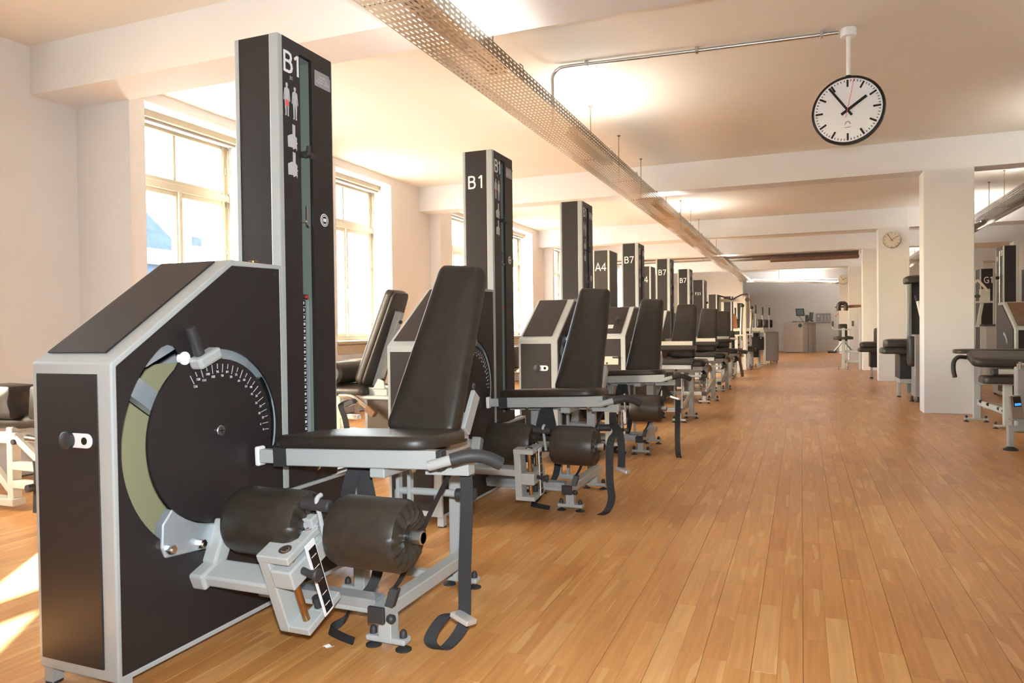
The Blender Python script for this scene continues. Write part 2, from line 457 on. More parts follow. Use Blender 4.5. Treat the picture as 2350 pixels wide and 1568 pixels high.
# --- left wall with window openings
segs = []
edges = [YB-.2] + [e_ for wv_ in WIN for e_ in wv_] + [YF+.2]
for i in range(0, len(edges), 2): segs.append(box(XO, edges[i], 0, XL, edges[i+1], ZC))
for y0, y1 in WIN:
    segs.append(box(XO, y0, 0, XL-.0, y1, ZS-.04)); segs.append(box(XO, y0, ZL+.04, XL, y1, ZC))
segs.append(prism([(-5.5, 4.14), (-4.845, 4.14), (-5.70, 4.87), (-5.86, 4.87)], 'z', 0, ZB+.01))      # piers that stand out behind the beams
segs.append(prism([(-5.5, 10.11), (-5.24, 10.11), (-5.70, 10.97), (-5.86, 10.97)], 'z', 0, ZB+.01))
segs.append(prism([(-5.5, 15.5), (-5.2, 15.5), (-5.70, 16.4), (-5.86, 16.4)], 'z', 0, ZB+.01))
structure(part('wall_left', 'wall_paint', None, *segs))
structure(part('wall_right', 'wall_paint', None, box(XR, YB-.2, 0, XR+.2, YF+.2, ZC)))
structure(part('wall_front', 'wall_paint', None, box(XL, YF, 0, XR, YF+.2, ZC)))
structure(part('wall_back', 'wall_paint', None, box(XL, YB-.2, 0, XR, YB, ZC)))
structure(part('wall_corner', 'wall_paint', None, box(XL, 27.6, 0, -1.98, 27.85, ZC)))
# --- beams and pillars
ROWS = [(-2.2, .36), (3.77, .38), (9.78, .32), (15.2, .30), (18.95, .32), (24.4, .30), (30.4, .28)]
for y, t_ in ROWS:
    structure(part('ceiling_beam', 'wall_paint', None, box(XL-.01, y, ZB, XR, y+t_, ZC+.01)))
for i, (y, t_) in enumerate(ROWS):
    for x0, x1 in ((1.345, 1.865), (4.35, 4.87)):
        if i == 1 and x0 < 2: x0, x1 = 1.345, 1.865
        structure(part('pillar', 'wall_paint', None, box(x0, y, 0, x1, y+t_, ZB+.005), bev=.006))
# --- windows: timber frame, transom, two upper and two lower lights
def window(n, y0, y1):
    r = structure(part('window_%d' % n, 'window_wood', None, box(-5.85, y0, ZS, -5.75, y0+.055, ZL), box(-5.85, y1-.055, ZS, -5.75, y1, ZL),
        box(-5.85, y0, ZS, -5.75, y1, ZS+.05), box(-5.85, y0, ZL-.05, -5.75, y1, ZL), box(-5.86, y0, 2.455, -5.735, y1, 2.53), bev=.006))
    ym = (y0+y1)/2
    def sash(ya, yb, za, zb, st=.055, x=-5.77):
        s = part('sash', 'window_wood', r, box(x-.05, ya, za, x+.02, ya+st, zb), box(x-.05, yb-st, za, x+.02, yb, zb),
                 box(x-.05, ya+st, za, x+.02, yb-st, za+st), box(x-.05, ya+st, zb-st, x+.02, yb-st, zb), bev=.006)
        part('pane', 'glass', s, box(x-.018, ya+st, za+st, x-.012, yb-st, zb-st))
        return s
    sash(y0+.05, ym+.012, ZS+.045, 2.46); s2 = sash(ym-.012, y1-.05, ZS+.045, 2.46, x=-5.766)
    s3 = sash(y0+.05, y1-.05, 2.525, ZL-.045, .045); part('glazing_bar', 'window_wood', s3, box(-5.80, ym-.06, 2.57, -5.755, ym-.025, ZL-.09), bev=.004)
    part('meeting_rail', 'window_wood', r, box(-5.75, ym-.022, ZS+.05, -5.728, ym+.022, 2.46), bev=.005)
    part('espagnolette_handle', 'chrome', r, cyl((-5.728, ym, 1.62), (-5.70, ym, 1.62), .009), box(-5.705, ym-.008, 1.50, -5.695, ym+.008, 1.63), bev=.002)
    part('blind_box', 'window_wood', r, box(-5.74, y0, ZL-.035, -5.60, y1, ZL+.045), bev=.004)
    part('blind_rail', 'desk_grey', r, box(-5.72, y0+.01, ZL-.062, -5.64, y1-.01, ZL-.036), bev=.003)
    part('stay_bar', 'galvanised', r, cyl((-5.72, y1-.03, 2.55), (-5.72, y1-.03, ZL-.07), .008), cyl((-5.72, y1-.03, 1.42), (-5.72, y1-.03, 2.45), .006))
    for z in (1.1, 1.9, 2.4, 2.75):
        part('hinge', 'galvanised', r, cyl((-5.742, y1-.052, z), (-5.742, y1-.052, z+.07), .009, n=10))
    part('window_sill', 'window_wood', r, box(-5.76, y0-.02, ZS-.045, -5.39, y1+.02, ZS), bev=.008)
    part('apron_rail', 'window_wood', r, box(XL, y0-.02, ZS-.17, XL+.02, y1+.02, ZS-.05), bev=.006)
for i, (a, b_) in enumerate(WIN): window(i+1, a, b_)
# stepped lining of the reveals and the lintels
for i, (a, b_) in enumerate(WIN):
    structure(part('trim_%d' % (i+1), 'wall_paint', None, box(-5.60, b_-.012, ZS, XL+.006, b_+.05, ZL+.04), box(-5.62, a-.05, ZL+.028, XL+.006, b_+.05, ZL+.06), bev=.005))
# radiators under the windows
for i, (a, b_) in enumerate(WIN[1:6]):
    t_ = thing('radiator', ['cream ribbed radiator under the nearest window at left', 'cream ribbed radiator under the window behind the lone tilted backrest', 'cream ribbed radiator under the third window from the left', 'cream ribbed radiator under the fourth window from the left',
        'cream ribbed radiator under the fifth window from the left'][i], 'radiator', (XL+.1, (a+b_)/2, 0), 'radiators under the windows')
    nn = 14
    for q in range(nn):
        y = a+.05+(b_-a-.1)*q/(nn-1)
        part('radiator_rib', 'radiator_paint', t_, box(XL+.04, y-.028, .14, XL+.15, y+.028, .70), bev=.012)
    part('header_pipe', 'radiator_paint', t_, cyl((XL+.095, a+.03, .16), (XL+.095, b_-.03, .16), .018), cyl((XL+.095, a+.03, .67), (XL+.095, b_-.03, .67), .018))
    part('bracket', 'radiator_paint', t_, box(XL+.06, a+.25, 0, XL+.12, a+.27, .15))

# --- world outside the windows
structure(part('ground_outside', 'ground', None, box(-60, -40, -4.2, XO, 90, -4)))
h = thing('house', 'grey slate roofed house across the street seen through the nearest window', 'house', (-28, 23, -4))
part('wall', 'render_wall', h, box(-40, 18, -4, -28, 27.2, 4.4))
part('roof', 'slate', h, ([Vector(p) for p in ((-28, 17, 5.0), (-28, 27.0, 5.0), (-31, 25.6, 8.6), (-31, 17, 8.6), (-28.4, 17, 5.0), (-28.4, 27.0, 5.0), (-31.4, 25.6, 8.5), (-31.4, 17, 8.5))],
      [(0, 1, 2, 3), (7, 6, 5, 4), (0, 4, 5, 1), (1, 5, 6, 2), (2, 6, 7, 3), (3, 7, 4, 0)]))
part('cornice', 'render_wall', h, box(-28.2, 17, 4.4, -27.7, 27.3, 5.0), bev=.05)
part('porch_roof', 'slate', h, prism([(-28, 4.3), (-26.8, 2.6), (-27.1, 2.6), (-28.0, 4.0)], 'y', 17, 27.0))
sk = part('roof_window', 'paper', h, obox((-29.35, 24.0, 6.75), (0, 1, 0), (-.64, 0, .77), (.77, 0, .64), .33, .5, .06))
h2 = thing('house', 'pale house with three chimneys seen through the right light of the nearest window', 'house', (-33, 33, -4))
part('wall', 'render_wall', h2, box(-45, 31.5, -4, -33, 44, 7.3))
part('roof', 'slate', h2, prism([(-45, 7.3), (-33, 7.3), (-39, 8.0)], 'y', 31.5, 44))
for q in range(3): part('chimney', 'render_wall', h2, box(-36.6, 35.2+q*.55, 7.0, -35.9, 35.55+q*.55, 9.0), bev=.05)
part('window', 'slate', h2, box(-33.05, 32.3, 6.2, -32.96, 34.4, 6.7))

# ================================================================== MACHINES
BODY = [(1.47, .055), (2.19, .055), (2.73, .055), (2.73, .455), (2.20, .455), (2.195, 1.30), (1.935, 1.30), (1.465, .968)]
def inner_poly(d):
    p = BODY[:1] + BODY[2:]
    return [tuple(q) for q in inset(p, d)]
def foot(parent, x, y, hw=.075, alongx=True):
    """foot plate with two levelling pads and their dome nuts"""
    d = Vector((1, 0, 0)) if alongx else Vector((0, 1, 0)); c = Vector((x, y, 0))
    e = Vector((0, 1, 0)) if alongx else Vector((1, 0, 0))
    pl = part('foot_plate', 'grey_paint', parent, obox(c+Vector((0, 0, .032)), d, e, (0, 0, 1), hw, .024, .010), bev=.006, seg=2)
    for s in (-1, 1):
        q = c + d*s*(hw-.018)
        part('levelling_pad', 'rubber', pl, lathe(q, (0, 0, 1), [(0, .027), (.004, .027), (.010, .014), (.012, .006), (.024, .006)], 16), smooth=True)
        part('dome_nut', 'rubber', pl, lathe(q+Vector((0, 0, .042)), (0, 0, 1), [(0, .013), (.014, .0125), (.022, .009), (.026, .004)], 14), smooth=True)
    return pl
def person_outline(sx=1):
    half = [(0, 1.0), (.035, .99), (.05, .95), (.048, .91), (.03, .875), (.03, .855), (.085, .835), (.115, .80), (.125, .70), (.145, .58), (.155, .48), (.14, .45), (.125, .48), (.115, .58), (.092, .68),
            (.085, .60), (.098, .50), (.092, .36), (.085, .26), (.07, .08), (.085, .015), (.08, 0), (.035, 0), (.03, .05), (.028, .25), (.012, .45)]
    return [(x*sx, z) for x, z in half] + [(-x*sx, z) for x, z in reversed(half[1:])]
MACH_ICON = [(-.5, 0), (-.47, -.02), (-.47, .1), (-.5, .72), (-.15, .90), (.0, .92), (.0, 1.62), (.26, 1.57), (.26, .86), (.44, .74), (.40, .5), (.5, .42), (.40, .3), (.44, .05), (.40, -.12), (.33, .05), (.05, -.1), (.0, .02)]
def sign_face(tower, xf, y0, z, s=1.0):
    """pictogram column on the right face of a tower"""
    def flat(name, m, poly): return part(name, m, tower, prism(poly, 'x', xf, xf+.0012))
    for k, (dy, dz) in enumerate(((0.0, 0), (.047, -.004))):
        flat('body_figure', 'print_grey', [(y0+.012+dy+px*.12*s, z-.135+dz+pz*.125*s) for px, pz in person_outline()])
    part('muscle_mark', 'red_print', tower, prism([(y0+.002, z-.098), (y0+.022, z-.098), (y0+.021, z-.075), (y0+.003, z-.075)], 'x', xf+.0012, xf+.0018))
    for dz in (-.25, -.355):
        flat('machine_figure', 'print_grey', [(y0+.042+px*.058*s, z+dz+pz*.056*s) for px, pz in MACH_ICON])
def tower(root, H, sign, z0=.46, x0=-2.01, x1=-1.805, ya=2.19, yb=2.53, front_sign=None, plates=True, detail=2, fs=.079):
    """weight column: grey corner posts, dark panels, slot with the weight stack on the right face"""
    tw = part('weight_tower', 'grey_paint', root, box(x1-.042, ya, z0, x1, ya+.034, H), box(x0, ya, z0, x0+.022, ya+.034, H), box(x1-.02, yb-.016, z0, x1, yb, H), box(x0, yb-.03, z0, x0+.03, yb, H),
              box(x0+.01, ya+.02, H-.02, x1-.012, yb-.01, H-.008), bev=.006, seg=2)
    part('front_panel', 'dark_laminate', tw, box(x0+.018, ya+.003, z0, x1-.036, ya+.02, H-.001), bev=.002)
    ys0, ys1 = ya+.125, ya+.198
    part('slotted_panel', 'dark_laminate', tw, prism([(ya+.026, z0), (yb-.012, z0), (yb-.012, H-.003), (ya+.026, H-.003)], 'x', x1-.012, x1+.002, [[(ys0, z0+.06), (ys1, z0+.06), (ys1, H-.042), (ys0, H-.042)]]))
    part('rear_panel', 'dark_laminate', tw, box(x0+.02, yb-.02, z0, x1-.015, yb-.006, H-.004))
    part('left_panel', 'dark_laminate', tw, box(x0+.002, ya+.03, z0, x0+.014, yb-.025, H-.004))
    part('slot_liner', 'steel_blue', tw, box(x1-.10, ys0-.06, z0, x1-.094, ys1+.09, H-.06))
    part('slot_edge', 'slot_green', tw, box(x1-.094, ys1+.008, z0+.03, x1-.012, ys1+.016, H-.05)); part('slot_edge', 'black_gloss', tw, box(x1-.094, ys0-.018, z0+.03, x1-.012, ys0-.008, H-.05))
    part('guide_rod', 'chrome', tw, cyl((x1-.055, ys0+.012, z0+.03), (x1-.055, ys0+.012, H-.06), .0055, n=10))
    if plates:
        top = 1.165*(H/2.17) if H > 2 else 1.1
        n = 19 if detail > 1 else 12; pz = .0277 if detail > 1 else .043
        for i in range(n):
            z = top - i*pz
            if z < z0+.07: break
            pl = part('weight_plate', 'black_gloss', tw, box(x1-.085, ys0-.005, z-pz*.46, x1-.022, ys0+.046, z+pz*.40), bev=.0015)
            part('plate_gap', 'print_grey', pl, box(x1-.084, ys0-.004, z-pz*.53, x1-.024, ys0+.045, z-pz*.46))
            if detail > 1:
                part('pin_hole', 'steel', pl, cyl((x1-.022, ys0+.010, z), (x1-.0195, ys0+.010, z), .0058, n=10))
                text('plate_number', str(40+20*i), .0155, (x1-.0215, ys0+.029, z-.005), (0, 1, 0), (0, 0, 1), pl, 'sign_white', .0003)
        part('stack_carriage', 'rubber', tw, box(x1-.085, ys0, top+.016, x1-.016, ys0+.058, top+.034), bev=.003)
        part('carriage_pin', 'red_plastic', tw, lathe((x1-.018, ys0+.040, top+.024), (1, 0, 0), [(0, .006), (.008, .007), (.010, .003)], 12))
        part('weight_sheet', 'steel_blue', tw, box(x1-.09, ys0+.052, z0+.07, x1-.03, ys1+.004, top+.012))
    zk = H-.42
    kn = part('selector_knob', 'rubber', tw, cyl((x1-.05, ys0+.03, zk), (x1+.022, ys0+.03, zk), .011), smooth=True)
    part('star_grip', 'rubber', kn, *[cyl((x1+.016, ys0+.03, zk), (x1+.016+.002, ys0+.03+.028*math.cos(a), zk+.028*math.sin(a)), .012, .009, n=10) for a in (PI/2, PI/2+2.1, PI/2-2.1)], smooth=True)
    part('knob_cap', 'red_plastic', kn, lathe((x1+.022, ys0+.03, zk), (1, 0, 0), [(0, .008), (.004, .006), (.005, .002)], 10))
    part('catch_bracket', 'steel', tw, box(x1-.06, ys0+.002, H-.685, x1-.012, ys0+.05, H-.679), box(x1-.016, ys0+.046, H-.70, x1-.010, ys0+.062, H-.62), cyl((x1-.012, ys0+.052, H-.70), (x1-.001, ys0+.052, H-.70), .007, n=10))
    code('machine_code', sign, .079, (x1+.0022, ya+.036, H-.134), (0, 1, 0), (0, 0, 1), tw, 'sign_white', 'LEFT')
    code('small_code', sign, .0135, (x1+.0022, ya+.075, H-.157), (0, 1, 0), (0, 0, 1), tw, 'print_grey')
    sign_face(tw, x1+.002, ya+.035, H-.165)
    st = part('notice', 'sticker_grey', tw, box(x1+.002, ya+.218, H-.132, x1+.003, ya+.320, H-.070))
    text('notice_print', 'Vorsicht!\nNicht in die\nMaschine greifen', .0125, (x1+.0032, ya+.269, H-.094), (0, 1, 0), (0, 0, 1), st, 'print_grey', .0001)
    lc = (ya+.268, H-.665)
    lg = part('round_badge', 'sign_white', tw, prism(arc(*lc, .026, 0, 360, 24)[:-1], 'x', x1+.002, x1+.003))
    part('badge_ring', 'black_gloss', lg, prism(arc(*lc, .022, 0, 360, 24)[:-1], 'x', x1+.003, x1+.0034, [arc(*lc, .0195, 0, 360, 24)[:-1]]), prism(arc(*lc, .0155, 0, 360, 20)[:-1], 'x', x1+.003, x1+.0036))
    part('badge_bar', 'sign_white', lg, prism(rrect(*lc, .011, .0065, .002, 3), 'x', x1+.0036, x1+.0042))
    part('panel_screw', 'rubber', tw, cyl((x1, yb-.022, H-.075), (x1+.006, yb-.022, H-.075), .006, n=10))
    if front_sign:
        code('front_code', front_sign, min(.079, fs), (x0+.093, ya+.0025, H-.235), (1, 0, 0), (0, 0, 1), tw, sp=1.15 if front_sign == 'B1' else 1.0)
    return tw
def cabinet(root, crank=True, lock=True, disc=True):
    x0, x1 = -2.13, -1.805
    bd = part('cabinet', 'grey_paint', root, prism(BODY, 'x', x0, x1, [inner_poly(.022)]), box(x0, 1.475, .07, x0+.01, 2.72, .45), prism([(1.475, .4), (2.19, .4), (2.19, 1.29), (1.935, 1.29), (1.475, .96)], 'x', x0, x0+.01), bev=.008, seg=2)
    cy, cz = 1.872, .712
    ip = inner_poly(.0215)
    if disc:
        holes = [slot(cy, cz, .287, .378, 128, 256, 30), slot(cy, cz, .252, .286, -14, 97, 30)]
    else: holes = []
    part('side_panel', 'dark_laminate', bd, prism(ip, 'x', x1-.010, x1-.001, holes))
    sp_ = part('sloped_panel', 'dark_laminate', bd, prism([(1.50, .9945), (1.925, 1.2935), (1.922, 1.2985), (1.497, .9995)], 'x', x0+.022, x1-.058), bev=.002)
    fp = part('front_panel', 'dark_laminate', bd, box(x0+.018, 1.464, .088, x1-.052, 1.471, .938), bev=.002)
    if lock: part('latch', 'sign_white', fp, prism(rrect(-1.928, .745, .048, .021, .020, 5), 'y', 1.459, 1.464), bev=.001)
    if lock: part('latch_knob', 'rubber', fp, lathe((-1.972, 1.464, .745), (0, -1, 0), [(0, .026), (.016, .026), (.019, .022)], 20), smooth=True)
    if lock: part('latch_hole', 'black_gloss', fp, cyl((-1.908, 1.4592, .745), (-1.908, 1.4575, .745), .011, n=14))
    for x in (x0+.02, x1-.02):
        for y in (1.50, 2.70): part('leg', 'grey_paint', bd, box(x-.018, y-.018, .004, x+.018, y+.018, .06))
    for y in (1.50, 2.70):
        part('levelling_pad', 'rubber', bd, cyl((x1-.02, y, 0), (x1-.02, y, .006), .024), cyl((x0+.02, y, 0), (x0+.02, y, .006), .024))
    part('top_clip', 'brass', bd, box(x1-.04, 2.06, 1.30, x1-.015, 2.09, 1.309), bev=.003)
    part('ledge_strip', 'brown_lacquer', bd, box(x0+.02, 2.535, .456, x1-.035, 2.72, .462))
    part('panel_screw', 'rubber', bd, cyl((x1-.002, 2.155, 1.265), (x1+.005, 2.155, 1.265), .006, n=10))
    if not disc: return bd
    part('inner_liner', 'liner_green', bd, box(x0+.15, 1.50, .08, x0+.155, 1.93, .95))
    part('cam_plate', 'steel_blue', bd, prism(slot(cy, cz, .20, .33, -20, 100, 24), 'x', x1-.06, x1-.045), prism(slot(cy, cz, .24, .30, 60, 112, 14), 'x', x1-.040, x1-.022))
    part('cam_edge', 'steel', bd, prism(slot(cy, cz, .280, .296, -16, 36, 16), 'x', x1-.05, x1-.026))
    part('counterweight_arm', 'steel_blue', bd, obox((x1-.07, cy-.27, cz+.17), (0, -.75, .55), (1, 0, 0), (0, .55, .75), .14, .018, .03), obox((x1-.05, cy-.20, cz+.285), (0, .9, .42), (1, 0, 0), (0, -.42, .9), .07, .012, .02))
    part('disc_screw', 'steel', bd, cyl((x1-.001, cy, cz+.013), (x1+.007, cy, cz+.013), .018, n=20), bev=.002)
    part('screw_cross', 'black_gloss', bd, box(x1+.007, cy-.011, cz+.0115, x1+.008, cy+.011, cz+.0145), box(x1+.007, cy-.0015, cz+.002, x1+.008, cy+.0015, cz+.024))
    tk = []
    zc = cz
    for i in range(22):
        deg = i*6; a = math.radians(-3 + deg*.985); long_ = (i % 2 == 1)
        ra, rb = (.205 if long_ else .219), .237
        c_, s_ = math.cos(a), math.sin(a); rm = (ra+rb)/2
        tk.append(obox((x1-.0004, cy+c_*rm, zc+s_*rm), (0, c_, s_), (0, -s_, c_), (1, 0, 0), (rb-ra)/2, .0013, .0006))
        rt_ = ra-.009
        text('angle_number', str(deg), .0115, (x1-.0002, cy+c_*rt_, zc+s_*rt_-.004), (0, 1, 0), (0, 0, 1), bd, 'print_grey', .0002)
    part('angle_ticks', 'print_grey', bd, *tk)
    if crank:
        p = Vector((x1, 1.762, .982))
        ck = part('crank_link', 'grey_paint', bd, obox(p+Vector((.026, .028, -.012)), (0, .9, .38), (1, 0, 0), (0, -.38, .9), .050, .026, .020), bev=.010, seg=2)
        part('crank_grip', 'rubber', ck, cyl(p+Vector((.028, .0, .0)), p+Vector((.030, -.040, .088)), .0175, .0165), smooth=True, bev=.003)
        part('crank_hub', 'sign_white', ck, cyl(p+Vector((-.01, -.035, -.01)), p+Vector((.004, -.035, -.01)), .021, n=20))
    return bd
def roller(root, xa, xb, y, z, R, axle_to=None):
    """padded shin roller with gathered leather ends"""
    L = xb-xa; rnd = random.Random(int(y*1000)); ph = [rnd.uniform(-1, 1) for _ in range(64)]
    def mod(k, i, n):
        if k in (2, 3, 10, 11):
            sg = -1 if k < 6 else 1
            return sg*(ph[(i//5) % 64]*.003 + .0065*math.sin(2*PI*16*i/n))*(1 if k in (2, 11) else .75)
        return 0
    prof = [(.012, .02), (.006, .032), (-.002, R*.48), (-.004, R*.72), (.006, R*.93), (.026, R), (L*.33, R*1.0), (L*.67, R*1.0), (L-.026, R), (L-.006, R*.93), (L+.004, R*.72), (L+.002, R*.48), (L-.006, .032), (L-.012, .02)]
    return part('shin_roller', 'leather', root, lathe((xa, y, z), (1, 0, 0), prof, 80, mod), smooth=True)
def leg_extension(dx, dy, label, first=True, arm=21., Htop=2.17, strap=0, roll=0, front_sign='B1'):
    global SHIFT
    SHIFT = Vector((dx, dy, 0))
    root = thing('leg_extension_machine', label, 'exercise machine', Vector((-1.5, 2.1, 0))+SHIFT, 'leg extension machines marked B1')
    bd = cabinet(root); tower(root, Htop, 'B1', front_sign=front_sign)
    # --- swinging arm: yoke, rods, slider
    th = math.radians(arm); s_, c_ = math.sin(th), math.cos(th)
    u = Vector((1, 0, 0)); bk = Vector((0, c_, s_)); dn = Vector((0, s_, -c_)); P0 = Vector((-1.513, 1.70+roll*.0, .387))
    if arm < 20: P0 = Vector((-1.503, 1.725, .395))
    def q(a, b_, d): return P0 + u*a + bk*b_ + dn*d
    am = part('swing_arm', 'grey_paint', root,
        obox(q(-.14, .048, .135), u, bk, dn, .15, .046, .020),
        obox(q(-.272, .045, .135), u, bk, dn, .030, .055, .028),
        beam(q(-.272, .07, .125), (-1.775, 1.865, .43), .055, .06, (1, 0, 0)), bev=.008, seg=2)
    part('arm_bracket', 'steel_blue', am, prism(arc(1.872, .712, .290, 224, 262, 10) + [(1.86, .395), (1.80, .350), (1.636, .366), (1.622, .40), (1.626, .47)], 'x', -1.83, -1.797), bev=.004)
    for yz in ((1.645, .392), (1.765, .376)):
        part('bolt', 'chrome', am, cyl((-1.798, *yz), (-1.776, *yz), .015, n=6), cyl((-1.776, *yz), (-1.771, *yz), .009, n=12))
    def plate(d0, d1):
        return [obox(q(.0575, .041, (d0+d1)/2), u, bk, dn, .0575, .041, (d1-d0)/2), obox(q(.0865, .128, (d0+d1)/2), u, bk, dn, .0285, .050, (d1-d0)/2)]
    yk = part('yoke', 'grey_paint', am, *plate(0, .026), *plate(.262, .288), obox(q(.021, .041, .144), u, bk, dn, .021, .041, .140), bev=.004, seg=2)
    for b_ in (.040, .152):
        part('guide_rod', 'brass', yk, cyl(q(.080, b_, .02), q(.080, b_, .264), .0115), smooth=True)
        part('rod_cap', 'chrome', yk, lathe(q(.080, b_, .001), -dn, [(0, .021), (.003, .020), (.003, .013), (.006, .012), (.006, .004)], 18))
    part('rubber_stop', 'rubber', yk, cyl(q(.085, .10, .262), q(.085, .10, .225), .014))
    sd0 = .045 if arm > 20 else .13
    sl = part('slider', 'grey_paint', yk, obox(q(.080, .085, sd0+.032), u, bk, dn, .038, .092, .032), obox(q(.085, .165, sd0-.012), u, bk, dn, .022, .018, .065), bev=.005, seg=2)
    part('rod_bush', 'brass', sl, cyl(q(.080, .045, sd0-.012), q(.080, .045, sd0), .017), cyl(q(.080, .152, sd0-.012), q(.080, .152, sd0), .017))
    part('lock_pin', 'rubber', sl, cyl(q(.118, .045, sd0+.03), q(.150, .035, sd0+.03), .011), lathe(q(.150, .035, sd0+.03), u, [(0, .012), (.018, .014), (.028, .021), (.034, .018)], 16), smooth=True)
    sp2 = part('scale_plate', 'sign_white', yk, obox(q(.122, .098, .144), bk, dn, u, .023, .132, .002))
    part('scale_print', 'black_gloss', sp2, obox(q(.1245, .100, .150), bk, dn, u, .017, .118, .0008))
    for k, d in enumerate((.06, .10, .15, .20, .24)):
        part('scale_mark', 'sign_white', sp2, obox(q(.1256, .098, d), bk, dn, u, .012, .0012, .0004))
    # --- rollers and pull grip
    yR, zR = (1.865, .440) if arm > 20 else (1.90, .405)
    part('roller_axle', 'steel', sl, cyl((-1.73, yR, zR), (-1.035, yR, zR), .017), smooth=True)
    part('axle_end', 'steel', sl, cyl((-1.075, yR, zR), (-1.035, yR, zR), .021), bev=.003, smooth=True)
    roller(sl, -1.715, -1.435, yR, zR, .108); roller(sl, -1.325, -1.078, yR, zR, .108)
    part('grip_hook', 'grey_paint', sl, tube([(-1.362, yR-.03, zR-.03), (-1.365, yR-.05, zR+.05), (-1.368, yR-.06, zR+.10), (-1.366, yR-.04, zR+.112)], .0075, 8))
    part('pull_grip', 'rubber', sl, cyl((-1.43, yR-.05, zR+.082), (-1.325, yR-.05, zR+.082), .0185), bev=.005, smooth=True)
    # --- under frame
    ub = part('under_frame', 'grey_paint', root, box(-1.305, 1.985, .112, -1.250, 2.66, .158), box(-1.80, 2.03, .112, -1.30, 2.085, .150), box(-1.345, 2.635, .10, -1.290, 2.69, .60), box(-1.65, 2.40, .03, -1.60, 2.45, .58), box(-1.66, 2.40, .565, -1.25, 2.46, .60), box(-1.33, 2.03, .565, -1.27, 2.70, .60), bev=.004)
    part('brace_plate', 'steel_blue', ub, box(-1.80, 2.025, .150, -1.31, 2.085, .165), box(-1.80, 2.022, .135, -1.305, 2.026, .165))
    part('end_cap', 'rubber', ub, box(-1.308, 1.976, .109, -1.247, 1.99, .161), bev=.003)
    part('leg', 'grey_paint', ub, box(-1.302, 2.03, .03, -1.253, 2.08, .115), bev=.003)
    part('leg', 'grey_paint', ub, box(-1.332, 2.635, .03, -1.278, 2.685, .115), bev=.003)
    part('post_twin', 'grey_paint', ub, box(-1.47, 2.43, .12, -1.455, 2.46, .58), box(-1.42, 2.43, .12, -1.405, 2.46, .58), box(-1.47, 2.43, .10, -1.28, 2.46, .13), bev=.002)
    foot(ub, -1.278, 2.055); foot(ub, -1.30, 2.66); foot(ub, -1.635, 2.425)
    part('peg_bar', 'grey_paint', root, tube([(-1.47, 2.45, .33), (-1.47, 2.45, .42), (-1.45, 2.45, .427), (-1.20, 2.45, .433)], .014, 10, 3), smooth=True)
    part('peg_grip', 'rubber', root, cyl((-1.215, 2.44, .432), (-1.135, 2.455, .435), .022), bev=.005, smooth=True)
    # --- seat
    A = Vector((1, 0, .036)).normalized(); N = Vector((-.036, 0, 1)).normalized(); B = Vector((0, 1, 0))
    o = Vector((-1.405, 2.035, .628))
    st = part('seat_rail', 'grey_paint', root, obox(o+A*.015, A, B, N, .32, .018, .030), obox(o-A*.335, A, B, N, .045, .016, .024), bev=.003)
    part('rail_tape', 'rubber', st, obox(o-A*.275, A, B, N, .027, .021, .033))
    part('end_cap', 'rubber', st, obox(o+A*.343, A, B, N, .010, .020, .031), bev=.003)
    part('rail_end', 'sign_white', st, obox(o-A*.376, A, B, N, .010, .020, .034), bev=.005)
    part('under_bar', 'grey_paint', st, obox(o+A*.32+N*-.045+B*.10, A, B, N, .08, .025, .02), obox(o+A*.0+N*-.05+B*.22, A, B, N, .32, .025, .016), bev=.002)
    part('cap_bolt', 'chrome', st, *[lathe(o+A*a+N*-.03, -N, [(0, .010), (.008, .010), (.013, .006), (.014, .002)], 12) for a in (-.13, .24)], smooth=True)
    poly = [(-.26, .0), (.21, .0)] + [(.21+.10*math.sin(a), .10-.10*math.cos(a)) for a in (.4, .8, 1.2)] + [(.305, .16), (.295, .30), (.25, .40), (-.24, .40), (-.30, .33), (-.31, .06), (-.295, .02)]
    part('seat_pad', 'leather', root, cushion(poly, .044, .020, o+N*.031+B*-.03, A, Vector((0, 1, -.06)).normalized(), Vector((-.036, .06, 1)).normalized(), .004), smooth=True)
    part('pad_base', 'rubber', root, obox(o+N*.022+B*.18, A, Vector((0, 1, -.06)), N, .27, .17, .005))
    hd = part('seat_handle', 'grey_paint', root, cyl((-1.085, 1.997, .626), (-.995, 2.002, .653), .0165), smooth=True)
    part('handle_grip', 'rubber', hd, tube([(-1.01, 2.0, .648), (-.96, 2.02, .660), (-.915, 2.05, .654), (-.875, 2.08, .630)], .021, 12), smooth=True)
    part('left_handle', 'rubber', root, tube([(-1.70, 2.14, .60), (-1.72, 2.18, .61), (-1.735, 2.26, .60)], .018, 10), smooth=True)
    # --- backrest
    b0 = Vector((-1.340, 2.40, .655)); b1 = Vector((-1.293, 2.70, 1.312)); ax = (b1-b0).normalized(); hl = (b1-b0).length/2
    rx = Vector((1, 0, 0)); nn = rx.cross(ax).normalized(); rx = ax.cross(nn)
    if nn.y > 0: nn = -nn
    rx = ax.cross(nn).normalized()
    bp_ = rrect(0, hl, .152, hl, .042, 6, taper=.048)
    part('backrest_pad', 'leather', root, cushion(bp_, .068, .03, b0-nn*.035, rx, ax, nn, .008), smooth=True)
    part('backrest_frame', 'grey_paint', root, obox(b0+ax*.36-nn*.062, ax, rx, nn, .30, .03, .026), box(-1.36, 2.45, .60, -1.24, 2.62, .72), beam((-1.20, 2.50, .66), (-1.20, 2.60, .80), .02, .06), bev=.004)
    part('frame_screw', 'rubber', root, *[cyl(b0+ax*k+nn*-.06+rx*.03*sg, b0+ax*k+nn*-.06+rx*.042*sg, .011, n=10) for k in (.15, .42, .60) for sg in (1, -1)])
    # --- hip belt
    W = Vector((.021, .004, 0))
